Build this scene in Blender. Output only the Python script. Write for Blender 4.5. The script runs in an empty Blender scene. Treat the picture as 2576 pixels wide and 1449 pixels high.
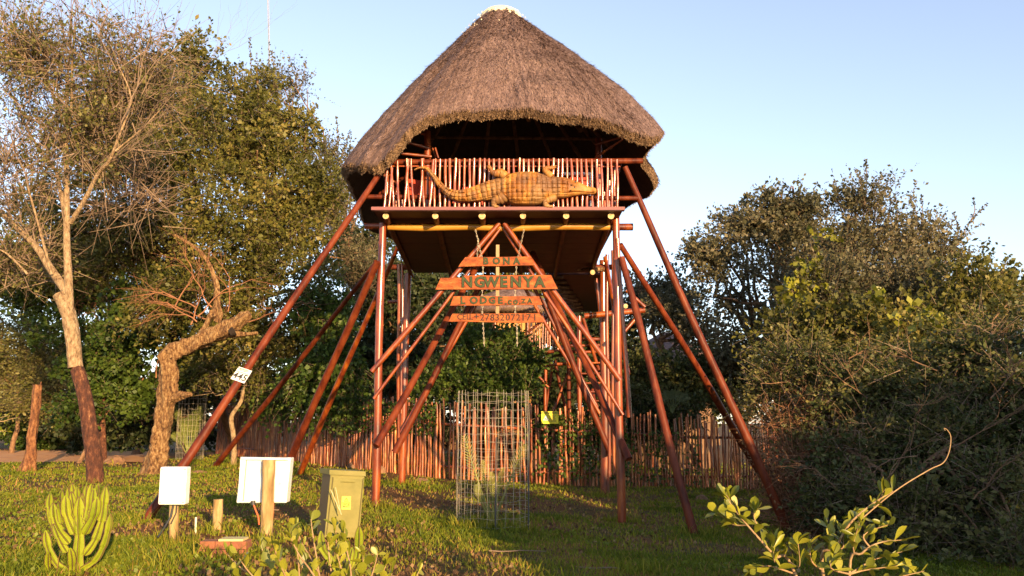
import bpy, math, random
import numpy as np
from mathutils import Vector, Matrix
random.seed(7)
R = np.random.default_rng(11)
S = bpy.context.scene
COL = S.collection

# ---------------------------------------------------------------- camera, light, exposure
PITCH = math.radians(8.92)
CAMZ = 1.6
FPX = 2138.0            # focal length for a picture 2576 wide
cam_d = bpy.data.cameras.new("camera")
cam_d.sensor_width = 36.0
cam_d.lens = FPX / 2576.0 * 36.0
cam_d.clip_end = 3000.0
cam = bpy.data.objects.new("camera", cam_d)
cam.location = (0, 0, CAMZ)
cam.rotation_euler = (math.radians(90) + PITCH, 0, 0)
COL.objects.link(cam)
S.camera = cam

SUN_EL, SUN_AZ = math.radians(9.5), math.radians(24)   # low sun behind the camera, to the right
W = bpy.data.worlds.new("World"); S.world = W; W.use_nodes = True
wn = W.node_tree; wn.nodes.clear()
sky = wn.nodes.new("ShaderNodeTexSky"); sky.sky_type = 'NISHITA'; sky.sun_disc = False
sky.sun_elevation = SUN_EL
sky.sun_rotation = math.pi - SUN_AZ
sky.air_density = 1.0; sky.dust_density = 0.3; sky.ozone_density = 2.0
bg = wn.nodes.new("ShaderNodeBackground"); bg.inputs[1].default_value = 0.15
wo = wn.nodes.new("ShaderNodeOutputWorld")
hz = wn.nodes.new('ShaderNodeHueSaturation'); hz.inputs['Saturation'].default_value = .68; hz.inputs['Value'].default_value = 1.06
tn = wn.nodes.new('ShaderNodeMix'); tn.data_type = 'RGBA'; tn.blend_type = 'MULTIPLY'; tn.inputs[0].default_value = 1; tn.inputs[7].default_value = (.985, .97, 1.05, 1)
wn.links.new(sky.outputs[0], hz.inputs['Color']); wn.links.new(hz.outputs[0], tn.inputs[6]); wn.links.new(tn.outputs[2], bg.inputs[0]); wn.links.new(bg.outputs[0], wo.inputs[0])
sun_d = bpy.data.lights.new("sun", 'SUN'); sun_d.energy = 4.9; sun_d.angle = math.radians(0.6)
sun_d.color = (1.0, 0.67, 0.33)
sun = bpy.data.objects.new("sun", sun_d); COL.objects.link(sun)
sdir = Vector((math.sin(SUN_AZ) * math.cos(SUN_EL), -math.cos(SUN_AZ) * math.cos(SUN_EL), math.sin(SUN_EL)))
sun.rotation_euler = sdir.to_track_quat('Z', 'Y').to_euler()
S.view_settings.view_transform = 'Standard'; S.view_settings.look = 'None'
S.view_settings.exposure = 1.2; S.view_settings.gamma = 1.0; S.view_settings.use_curve_mapping = False
S.cycles.max_bounces = 6; S.cycles.transparent_max_bounces = 8

# ---------------------------------------------------------------- helpers
cp, sp = math.cos(PITCH), math.sin(PITCH)
def ray(u, v):
    dx, dv = (u - 1288) / FPX, (724.5 - v) / FPX
    return Vector((dx, cp - dv * sp, sp + dv * cp))
def at(u, v, Y):
    r = ray(u, v); t = Y / r.y
    return Vector((r.x * t, Y, CAMZ + r.z * t))
def pw(px, Y): return px / FPX * Y * 1.0
def vn(x, y, s, seed=0):
    x = np.asarray(x, float) / s + seed * 17.31; y = np.asarray(y, float) / s + seed * 9.17
    xi, yi = np.floor(x), np.floor(y); fx, fy = x - xi, y - yi
    fx, fy = fx * fx * (3 - 2 * fx), fy * fy * (3 - 2 * fy)
    def h(a, b):
        n = np.sin(a * 127.1 + b * 311.7 + seed * 74.7) * 43758.5453
        return n - np.floor(n)
    return (h(xi, yi) * (1 - fx) + h(xi + 1, yi) * fx) * (1 - fy) + (h(xi, yi + 1) * (1 - fx) + h(xi + 1, yi + 1) * fx) * fy
def gz(x, y):
    s = np.clip(x, -4.2, 7.0)
    f = np.clip((np.asarray(y, float) - 2) / 8.0, 0, 1)
    return -0.02 - 0.054 * s + 0.05 * (vn(x, y, 2.3, 1) - .5) * f + 0.02 * (vn(x, y, .7, 2) - .5)
def G(x, y): return float(gz(x, y))
def hit(u, v):
    Y = 6.0; r = ray(u, v)
    while Y < 80:
        p = at(u, v, Y)
        if p.z <= G(p.x, p.y): return Vector((p.x, p.y, G(p.x, p.y)))
        Y += 0.04
    return at(u, v, 60)

class MB:
    def __init__(s): s.v, s.f, s.m, s.sm = [], [], [], []
    def add(s, vs, fs, m=0, smooth=False):
        o = len(s.v); s.v += [tuple(p) for p in vs]
        for f in fs: s.f.append(tuple(i + o for i in f)); s.m.append(m); s.sm.append(smooth)
    def box(s, c, sz, rot=None, m=0):
        c = Vector(c); q = rot or Matrix.Identity(3)
        vs = [c + q @ Vector((x * sz[0] / 2, y * sz[1] / 2, z * sz[2] / 2)) for x in (-1, 1) for y in (-1, 1) for z in (-1, 1)]
        s.add(vs, [(0, 1, 3, 2), (4, 6, 7, 5), (0, 4, 5, 1), (2, 3, 7, 6), (0, 2, 6, 4), (1, 5, 7, 3)], m)
    def tube(s, pts, rad, n=8, m=0, cap=0, mcap=None, jag=0.0, lump=0.0, ls=.12):
        pts = [Vector(p) for p in pts]; k = len(pts)
        if not hasattr(rad, '__len__'): rad = [rad] * k
        t0 = (pts[1] - pts[0]).normalized()
        a = t0.cross(Vector((0, 0, 1))); a = a if a.length > .05 else t0.cross(Vector((0, 1, 0))); a.normalize()
        vs = []
        for i, p in enumerate(pts):
            t = (pts[min(i + 1, k - 1)] - pts[max(i - 1, 0)]).normalized()
            a = (a - t * a.dot(t)).normalized(); b = t.cross(a)
            for j in range(n):
                an = 2 * math.pi * j / n
                rr = rad[i] * (1 + (random.uniform(-jag, jag) if jag else 0))
                if lump:
                    e = p + (a * math.cos(an) + b * math.sin(an)) * rr
                    w_ = float(vn(e.x * 1.3 + e.y, e.z + e.y * .5, ls, 3)) + .5 * float(vn(e.x * 1.1 - e.y, e.z * 1.1, ls * .4, 4)) - .75
                    rr *= 1 + lump * w_ + lump * .5 * math.sin(an * 4 + e.z * 3)
                vs.append(p + (a * math.cos(an) + b * math.sin(an)) * rr)
        fs = [(i * n + j, i * n + (j + 1) % n, (i + 1) * n + (j + 1) % n, (i + 1) * n + j) for i in range(k - 1) for j in range(n)]
        s.add(vs, fs, m, True)
        if cap is not None:
            mc = m if mcap is None else mcap
            s.add([vs[j] for j in range(n)], [tuple(range(n - 1, -1, -1))], mc)
            s.add([vs[(k - 1) * n + j] for j in range(n)], [tuple(range(n))], mc)
    def mesh(s, name, mats, origin=(0, 0, 0)):
        me = bpy.data.meshes.new(name)
        o = Vector(origin)
        me.from_pydata([tuple(Vector(p) - o) for p in s.v], [], s.f)
        for mt in (mats if isinstance(mats, (list, tuple)) else [mats]): me.materials.append(mt)
        me.polygons.foreach_set('material_index', s.m)
        me.polygons.foreach_set('use_smooth', s.sm)
        me.update(); return me

def wloc(o):
    l = Vector(o.location)
    while o.parent: o = o.parent; l += Vector(o.location)
    return l
def tag(o, label=None, cat=None, group=None, kind=None):
    for k, val in (('label', label), ('category', cat), ('group', group), ('kind', kind)):
        if val: o[k] = val
    return o
def link(name, me, parent=None, loc=(0, 0, 0)):
    o = bpy.data.objects.new(name, me); COL.objects.link(o)
    if parent is not None:
        o.parent = parent; o.location = Vector(loc) - wloc(parent)
    else: o.location = loc
    return o
def build(name, mb, mats, parent=None, origin=None):
    if origin is None: origin = mb.v[0] if mb.v else (0, 0, 0)
    return link(name, mb.mesh(name, mats, origin), parent, origin)
def empty(name, loc, label, cat, group=None):
    o = bpy.data.objects.new(name, None); o.location = loc; o.empty_display_size = .3; COL.objects.link(o)
    return tag(o, label, cat, group)
def np_mesh(name, V, F, mats, mi=None, tint=None, smooth=False, origin=(0, 0, 0)):
    """V (n,3), F (m,4) quads"""
    me = bpy.data.meshes.new(name)
    V = np.asarray(V, np.float32) - np.asarray(origin, np.float32); F = np.asarray(F, np.int32); k = F.shape[1]
    me.vertices.add(len(V)); me.vertices.foreach_set('co', V.ravel())
    me.loops.add(F.size); me.loops.foreach_set('vertex_index', F.ravel())
    me.polygons.add(len(F)); me.polygons.foreach_set('loop_start', np.arange(0, F.size, k, dtype=np.int32))
    try: me.polygons.foreach_set('loop_total', np.full(len(F), k, np.int32))
    except Exception: pass
    for mt in (mats if isinstance(mats, (list, tuple)) else [mats]): me.materials.append(mt)
    if mi is not None: me.polygons.foreach_set('material_index', np.asarray(mi, np.int32))
    me.polygons.foreach_set('use_smooth', np.full(len(F), smooth))
    if tint is not None:
        at_ = me.attributes.new('tint', 'FLOAT', 'POINT'); at_.data.foreach_set('value', np.asarray(tint, np.float32))
    me.update(calc_edges=True); return me

# ---------------------------------------------------------------- materials
def newmat(name):
    m = bpy.data.materials.new(name); m.use_nodes = True
    nt = m.node_tree; b = nt.nodes['Principled BSDF']; return m, nt, b
def ramp(nt, cols):
    r = nt.nodes.new('ShaderNodeValToRGB'); e = r.color_ramp.elements
    while len(e) < len(cols): e.new(0.5)
    for i, (p, c) in enumerate(cols): e[i].position = p; e[i].color = (*c, 1)
    return r
def noisy(name, cols, scale=6, rough=.6, bump=.0, stretch=(1, 1, 1), detail=5, coat=0, spec=.5, rnd=0.0, bscale=None, metal=0, bdist=.02):
    m, nt, b = newmat(name); N = nt.nodes.new; L = nt.links.new
    tc = N('ShaderNodeTexCoord'); mp = N('ShaderNodeMapping'); mp.inputs['Scale'].default_value = stretch
    oi = N('ShaderNodeObjectInfo')
    ad = N('ShaderNodeVectorMath'); ad.operation = 'ADD'
    sc = N('ShaderNodeVectorMath'); sc.operation = 'SCALE'; sc.inputs[3].default_value = 1.0
    cm = N('ShaderNodeCombineXYZ'); ml = N('ShaderNodeMath'); ml.operation = 'MULTIPLY'; ml.inputs[1].default_value = 37.0
    L(oi.outputs['Random'], ml.inputs[0]); L(ml.outputs[0], cm.inputs[0]); L(ml.outputs[0], cm.inputs[2])
    L(tc.outputs['Object'], ad.inputs[0]); L(cm.outputs[0], ad.inputs[1]); L(ad.outputs[0], mp.inputs[0])
    n = N('ShaderNodeTexNoise'); n.inputs['Scale'].default_value = scale; n.inputs['Detail'].default_value = detail; n.inputs['Roughness'].default_value = .62
    L(mp.outputs[0], n.inputs['Vector'])
    r = ramp(nt, cols); L(n.outputs['Fac'], r.inputs[0])
    out = r.outputs[0]
    if rnd:
        hs = N('ShaderNodeHueSaturation'); mr = N('ShaderNodeMapRange'); mr.inputs[3].default_value = 1 - rnd; mr.inputs[4].default_value = 1 + rnd
        L(oi.outputs['Random'], mr.inputs[0]); L(mr.outputs[0], hs.inputs['Value']); L(out, hs.inputs['Color']); out = hs.outputs[0]
    L(out, b.inputs['Base Color'])
    b.inputs['Roughness'].default_value = rough; b.inputs['Specular IOR Level'].default_value = spec; b.inputs['Metallic'].default_value = metal
    if coat: b.inputs['Coat Weight'].default_value = coat; b.inputs['Coat Roughness'].default_value = .14
    if bump:
        n2 = N('ShaderNodeTexNoise'); n2.inputs['Scale'].default_value = bscale or scale * 3; n2.inputs['Detail'].default_value = 4
        L(mp.outputs[0], n2.inputs['Vector'])
        bp = N('ShaderNodeBump'); bp.inputs['Strength'].default_value = bump; bp.inputs['Distance'].default_value = bdist
        L(n2.outputs['Fac'], bp.inputs['Height']); L(bp.outputs[0], b.inputs['Normal'])
    return m
def leafmat(name, cols, trans=.35, rough=.5, spec=.3, patch=0.0, pscale=.6):
    m, nt, b = newmat(name); N = nt.nodes.new; L = nt.links.new
    a = N('ShaderNodeAttribute'); a.attribute_name = 'tint'
    r = ramp(nt, cols)
    if patch:
        tc = N('ShaderNodeTexCoord'); n = N('ShaderNodeTexNoise'); n.inputs['Scale'].default_value = pscale; n.inputs['Detail'].default_value = 3
        L(tc.outputs['Object'], n.inputs['Vector'])
        mr = N('ShaderNodeMapRange'); mr.inputs[1].default_value = .3; mr.inputs[2].default_value = .7; mr.inputs[3].default_value = -patch; mr.inputs[4].default_value = patch
        ad = N('ShaderNodeMath'); ad.operation = 'ADD'; ad.use_clamp = True
        L(n.outputs['Fac'], mr.inputs[0]); L(mr.outputs[0], ad.inputs[0]); L(a.outputs['Fac'], ad.inputs[1]); L(ad.outputs[0], r.inputs[0])
    else: L(a.outputs['Fac'], r.inputs[0])
    L(r.outputs[0], b.inputs['Base Color']); b.inputs['Roughness'].default_value = rough; b.inputs['Specular IOR Level'].default_value = spec
    tr = N('ShaderNodeBsdfTranslucent'); L(r.outputs[0], tr.inputs[0]); mx = N('ShaderNodeMixShader'); mx.inputs[0].default_value = trans
    L(b.outputs[0], mx.inputs[1]); L(tr.outputs[0], mx.inputs[2]); L(mx.outputs[0], nt.nodes['Material Output'].inputs[0])
    return m
def plain(name, c, rough=.5, metal=0, spec=.5):
    return noisy(name, [(.3, tuple(x * .88 for x in c)), (.7, c)], 5, rough, spec=spec, metal=metal)

POLE = noisy('varnished_pole', [(.32, (.06, .008, .002)), (.45, (.165, .025, .003)), (.58, (.26, .052, .004)), (.7, (.42, .12, .010))], 5, .5, .35, (1, 1, .28), coat=.6, rnd=.15, bscale=14)
POLE_D = noisy('painted_red_pole', [(.34, (.05, .009, .004)), (.5, (.12, .022, .007)), (.66, (.18, .040, .012))], 5, .5, .5, (1, 1, .3), spec=.2, rnd=.1, bscale=12)
BEAMY = noisy('yellow_varnished_log', [(.25, (.22, .07, .01)), (.45, (.42, .19, .02)), (.75, (.50, .26, .035))], 3, .4, .3, (.35, 1, 1), coat=.3, bscale=9)
BAL = noisy('varnished_stick', [(.25, (.12, .015, .005)), (.42, (.26, .05, .012)), (.60, (.34, .085, .018)), (.80, (.55, .25, .08))], 7, .28, .3, (1, 1, .35), coat=.9, rnd=.25, bscale=30)
ENDG = noisy('cut_log_end', [(.35, (.32, .19, .08)), (.6, (.72, .52, .26)), (.8, (.8, .65, .38))], 26, .8)
BOARD = noisy('maroon_board', [(.3, (.055, .014, .016)), (.7, (.085, .024, .026))], 3, .6, .05)
FASCIA = noisy('purple_brown_plank', [(.3, (.16, .05, .05)), (.7, (.24, .08, .07))], 3, .6, .1, (.2, 1, 1))
THATCH = noisy('weathered_thatch', [(.25, (.13, .08, .068)), (.45, (.20, .127, .11)), (.6, (.24, .155, .135)), (.8, (.30, .20, .17))], 9, .95, 1.0, (1, 1, .35), bscale=30, bdist=.05)
THATCH_IN = noisy('shade_toned_thatch_underside', [(.3, (.03, .02, .015)), (.7, (.07, .045, .03))], 14, .95, .5)  # underside much darker than the outside; interior shade is in its colour
THATCH_CUT = noisy('cut_thatch_edge', [(.25, (.12, .07, .045)), (.5, (.20, .125, .08)), (.8, (.30, .19, .12))], 22, .95, 1.0, bscale=60)
STRAW = leafmat('loose_straw', [(0, (.17, .107, .092)), (.5, (.215, .138, .12)), (.85, (.255, .168, .143)), (1, (.33, .23, .18))], .1, .8, .2, patch=.15, pscale=.8)
STRAW_CUT = leafmat('fresh_straw', [(0, (.14, .085, .055)), (.6, (.24, .155, .095)), (1, (.40, .26, .14))], .1, .8, .2)
CAP = noisy('cream_mortar', [(.3, (.66, .56, .36)), (.7, (.82, .74, .52))], 8, .85, .4)
def bark(name, cols, sc=7, b=1.0): return noisy(name, cols, sc, .9, b, (1, 1, .45), bscale=sc * 2.4, bdist=.05)
BARK_PALE = bark('pale_flaking_bark', [(.32, (.09, .05, .025)), (.44, (.24, .155, .08)), (.56, (.34, .235, .13)), (.72, (.44, .33, .2))], 14)
BARK_TAR = bark('dark_painted_bark', [(.32, (.03, .010, .006)), (.48, (.07, .022, .011)), (.6, (.13, .045, .02)), (.74, (.32, .17, .08))], 13)
BARK_BROWN = bark('brown_bark', [(.3, (.09, .045, .022)), (.55, (.22, .12, .06)), (.8, (.36, .22, .12))], 8)
BARK_GNARL = bark('gnarled_bark', [(.34, (.05, .02, .008)), (.46, (.17, .08, .028)), (.58, (.30, .175, .07)), (.72, (.42, .29, .14))], 16, 1.4)
TWIG = noisy('thin_twig', [(.3, (.13, .085, .055)), (.7, (.26, .18, .12))], 2, .85)
TWIG_RED = noisy('dry_reddish_twig', [(.3, (.16, .065, .03)), (.7, (.34, .15, .07))], 2, .85)
LF_OLIVE = leafmat('olive_leaf', [(0, (.045, .048, .010)), (.4, (.10, .102, .018)), (.75, (.165, .155, .03)), (1, (.28, .22, .06))], patch=.25, pscale=.45)
LF_GREEN = leafmat('green_leaf', [(0, (.025, .045, .008)), (.5, (.055, .095, .014)), (1, (.13, .18, .03))], patch=.2, pscale=.5)
LF_YEL = leafmat('yellow_green_leaf', [(0, (.07, .075, .018)), (.5, (.14, .14, .032)), (1, (.26, .22, .07))], patch=.2)
LF_DARK = leafmat('dark_shaded_leaf', [(0, (.018, .028, .012)), (.5, (.035, .05, .018)), (1, (.07, .085, .022))], patch=.2)  # very dark greens; shade under tree and tower is put into the colour
LF_GREY = leafmat('grey_green_leaf', [(0, (.05, .05, .025)), (.5, (.115, .11, .052)), (1, (.24, .20, .11))], patch=.25, pscale=.4)
LF_ACAC = leafmat('feathery_leaf', [(0, (.030, .042, .012)), (.5, (.085, .10, .025)), (1, (.22, .19, .06))], patch=.3, pscale=.4)
LF_BIG = leafmat('glossy_yellow_green_leaf', [(0, (.10, .12, .012)), (.5, (.22, .22, .02)), (1, (.36, .33, .05))], .3, .38, .45)
LF_BROWN = leafmat('dry_brown_leaf', [(0, (.07, .035, .015)), (.6, (.18, .10, .045)), (1, (.34, .22, .10))], .25, .7)
GRASS = leafmat('grass_blade', [(0, (.06, .09, .006)), (.4, (.155, .19, .012)), (.7, (.27, .25, .025)), (.85, (.36, .22, .05)), (1, (.36, .18, .07))], .3, .6, .2)
WHITE = noisy('white_enclosure_plastic', [(.28, (.42, .36, .26)), (.36, (.68, .66, .58)), (.5, (.76, .76, .72)), (.7, (.80, .80, .76))], 7, .45, .05)
# ---------------------------------------------------------------- the ground
def ground():
    def axis(lo, hi, step, far, k=16):
        c = np.arange(lo, hi, step); o = np.geomspace(step, far, k)
        return np.concatenate([lo - o[::-1], c, hi - step + o])
    xs = axis(-24, 16, .22, 900); ys = axis(4, 44, .22, 900)
    X, Y = np.meshgrid(xs, ys); Z = gz(X, Y)
    far = np.clip((np.hypot(X, Y) - 60) / 500, 0, 1); Z = Z - far * .5
    V = np.stack([X, Y, Z], -1).reshape(-1, 3); n, k = X.shape
    i = np.arange((n - 1) * k).reshape(n - 1, k)[:, :-1].ravel()
    F = np.stack([i, i + 1, i + 1 + k, i + k], 1)
    m, nt, b = newmat('grassy_red_soil'); N = nt.nodes.new; L = nt.links.new
    tc = N('ShaderNodeTexCoord')
    n1 = N('ShaderNodeTexNoise'); n1.inputs['Scale'].default_value = .55; n1.inputs['Detail'].default_value = 8; n1.inputs['Roughness'].default_value = .7
    n2 = N('ShaderNodeTexNoise'); n2.inputs['Scale'].default_value = 14; n2.inputs['Detail'].default_value = 6
    L(tc.outputs['Object'], n1.inputs['Vector']); L(tc.outputs['Object'], n2.inputs['Vector'])
    r1 = ramp(nt, [(.30, (.07, .07, .014)), (.44, (.12, .085, .022)), (.54, (.20, .09, .03)), (.70, (.24, .085, .03))])
    r2 = ramp(nt, [(.3, (.5, .5, .5)), (.7, (1.0, 1.0, 1.0))])
    mx = N('ShaderNodeMix'); mx.data_type = 'RGBA'; mx.blend_type = 'MULTIPLY'; mx.inputs[0].default_value = 1
    L(n1.outputs['Fac'], r1.inputs[0]); L(n2.outputs['Fac'], r2.inputs[0]); L(r1.outputs[0], mx.inputs[6]); L(r2.outputs[0], mx.inputs[7])
    L(mx.outputs[2], b.inputs['Base Color']); b.inputs['Roughness'].default_value = .95; b.inputs['Specular IOR Level'].default_value = .2
    bp = N('ShaderNodeBump'); bp.inputs['Strength'].default_value = .8; bp.inputs['Distance'].default_value = .04
    L(n2.outputs['Fac'], bp.inputs['Height']); L(bp.outputs[0], b.inputs['Normal'])
    tag(link('ground', np_mesh('ground', V, F, m, smooth=True)), kind='structure')
    # red dirt road at the far left
    soil = noisy('red_dirt', [(.3, (.46, .18, .055)), (.55, (.62, .29, .10)), (.75, (.68, .38, .15))], 1.5, .95, .4, bscale=20)
    t = np.linspace(0, 1, 60); cx = -26 + 13.5 * t; w0 = 27.5 + 1.8 * t ** 2 + .8 * vn(t * 10, t, 2, 5); w1 = 41 - 3 * t - 7 * np.clip(t - .7, 0, 1) / .3 + 1.2 * vn(t * 10, t, 1.5, 6)
    k = 14; s = np.linspace(0, 1, k)
    X = np.repeat(cx[:, None], k, 1); Y = w0[:, None] * (1 - s) + w1[:, None] * s
    V = np.stack([X, Y, gz(X, Y) + .025], -1).reshape(-1, 3)
    i = (np.arange(59)[:, None] * k + np.arange(k - 1)).ravel(); F = np.stack([i, i + k, i + k + 1, i + 1], 1)
    tag(link('path', np_mesh('path', V, F, soil, smooth=True)), kind='structure')
ground()

def onroad(x, y):
    t = np.clip((x + 26) / 13.5, 0, 1); return (x < -12.5) & (y > 27.9 + 1.8 * t ** 2) & (y < 40)
def scatter(n, ylo, yhi, p=1.6):
    u = R.random(n); Y = (ylo ** (1 - p) + u * (yhi ** (1 - p) - ylo ** (1 - p))) ** (1 / (1 - p))
    X = (R.random(n) * 2 - 1) * (Y * .64 + 1.2); return X, Y
def grass():
    X, Y = scatter(420000, 7.5, 42)
    dirt = vn(X, Y, 1.3, 8) * .5 + vn(X, Y, .45, 9) * .3 + vn(X, Y, 4, 10) * .35
    k = (R.random(len(X)) < np.clip(1.75 - 2.3 * dirt, .07, 1)) & ~onroad(X, Y)
    X, Y, dirt = X[k], Y[k], dirt[k]; n = len(X)
    lush = vn(X, Y, 2.2, 12)
    H = (.018 + .034 * R.random(n) + .026 * lush) * (1 + .25 * (vn(X, Y, .6, 13) > .75)) * (1 + (Y - 10) * .01)
    H *= np.where(R.random(n) < .02, 2.6, 1)
    Wd = (.0045 + .004 * R.random(n)) * np.clip(Y / 11, .8, 3)
    a = R.random(n) * 6.283; lean = (R.random(n) * .9 + .1) * H; a2 = R.random(n) * 6.283
    B = np.stack([X, Y, gz(X, Y) - .005], 1)
    side = np.stack([np.cos(a), np.sin(a), 0 * a], 1) * Wd[:, None]
    mid = B + np.stack([np.cos(a2) * lean * .35, np.sin(a2) * lean * .35, H * .62], 1)
    tip = B + np.stack([np.cos(a2) * lean, np.sin(a2) * lean, H], 1)
    V = np.stack([B - side, B + side, mid + side * .8, mid - side * .8, tip], 1).reshape(-1, 3)
    i = np.arange(n) * 5
    F = np.concatenate([np.stack([i, i + 1, i + 2, i + 3], 1)])
    F2 = np.stack([i + 3, i + 2, i + 4, i + 4], 1)
    tint = np.clip(.36 + .35 * (R.random(n) - .5) + 1.3 * (dirt - .52) + np.where(R.random(n) < .13, .4, 0) + .18 * (R.random(n) < .2) - .2 * (lush - .5), 0, 1)
    # tips as triangles : separate mesh arrays merged through quads whose last edge is short
    V = V.reshape(n, 5, 3); V = np.concatenate([V, (tip + side * .12)[:, None, :]], 1).reshape(-1, 3)
    i = np.arange(n) * 6
    F = np.concatenate([np.stack([i, i + 1, i + 2, i + 3], 1), np.stack([i + 3, i + 2, i + 5, i + 4], 1)])
    o = link('grass', np_mesh('grass', V, F, GRASS, tint=np.repeat(tint, 6)))
    tag(o, 'short green and dry grass blades over the red soil', 'grass', kind='stuff')
    # longer tufts round posts and stones
    bx, by = [], []
    for (u, v) in ((944, 1277), (1565, 1312), (1010, 1220), (1522, 1250), (1752, 1346), (352, 1312), (437, 1366), (670, 1362), (547, 1342), (240, 1216), (385, 1192), (66, 1188), (860, 1350), (820, 1350), (900, 1350), (560, 1405), (748, 1195), (1992, 1340), (1240, 1330), (1180, 1330), (1300, 1335), (590, 1175), (1600, 1440), (420, 1430)):
        p = hit(u, v); m = 170; rr = .06 + .28 * R.random(m) ** .7; q = R.random(m) * 6.283; bx.append(p.x + rr * np.cos(q)); by.append(p.y + rr * np.sin(q) * .8)
    X, Y = np.concatenate(bx), np.concatenate(by); n = len(X); H = .07 + .16 * R.random(n) ** 2; a = R.random(n) * 6.283; a2 = R.random(n) * 6.283; lean = H * (.2 + .6 * R.random(n))
    B = np.stack([X, Y, gz(X, Y) - .01], 1); side = np.stack([np.cos(a), np.sin(a), 0 * a], 1) * (.004 + .004 * R.random(n))[:, None]
    mid = B + np.stack([np.cos(a2) * lean * .35, np.sin(a2) * lean * .35, H * .62], 1); tip = B + np.stack([np.cos(a2) * lean, np.sin(a2) * lean, H], 1)
    V = np.stack([B - side, B + side, mid + side * .8, mid - side * .8, tip - side * .1, tip + side * .1], 1).reshape(-1, 3); i = np.arange(n) * 6
    F = np.concatenate([np.stack([i, i + 1, i + 2, i + 3], 1), np.stack([i + 3, i + 2, i + 5, i + 4], 1)])
    tag(link('grass', np_mesh('grass', V, F, GRASS, tint=np.repeat(np.clip(.3 + .5 * R.random(n), 0, 1), 6))), 'longer grass tufts round the feet of posts and boxes', 'grass', kind='stuff')
    # broad leaved weeds
    X, Y = scatter(60000, 8, 34); w = vn(X, Y, 1.6, 20) * .6 + vn(X, Y, .5, 21) * .4
    k = (w + np.where(X < -2.5, .10, -.06) > .62) & ~onroad(X, Y); X, Y = X[k], Y[k]; n = len(X)
    C = np.stack([X, Y, gz(X, Y) + .01 + .03 * R.random(n)], 1)
    V, F, T = leaves(C, rdir(n, up=.2), .028 + .03 * R.random(n), .42)
    T = np.repeat(np.clip(.45 + .5 * (R.random(n) - .5), 0, 1), 4)
    o = link('ground_cover', np_mesh('ground_cover', V, F, leafmat('weed_leaf', [(0, (.07, .10, .008)), (.5, (.17, .21, .015)), (1, (.28, .29, .03))]), tint=T))
    tag(o, 'low broad leaved weeds spread through the grass', 'weeds', kind='stuff')
    # dead leaf litter
    X, Y = scatter(16000, 8, 30); n = len(X)
    k = vn(X, Y, 1.3, 8) > .5; X, Y = X[k], Y[k]; n = len(X)
    C = np.stack([X, Y, gz(X, Y) + .02], 1)
    V, F, T = leaves(C, rdir(n, up=.2), .03 + .04 * R.random(n), .4)
    o = link('leaf_litter', np_mesh('leaf_litter', V, F, LF_BROWN, tint=T)); tag(o, 'dry brown leaves littering the bare patches of soil', 'litter', kind='stuff')

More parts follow.
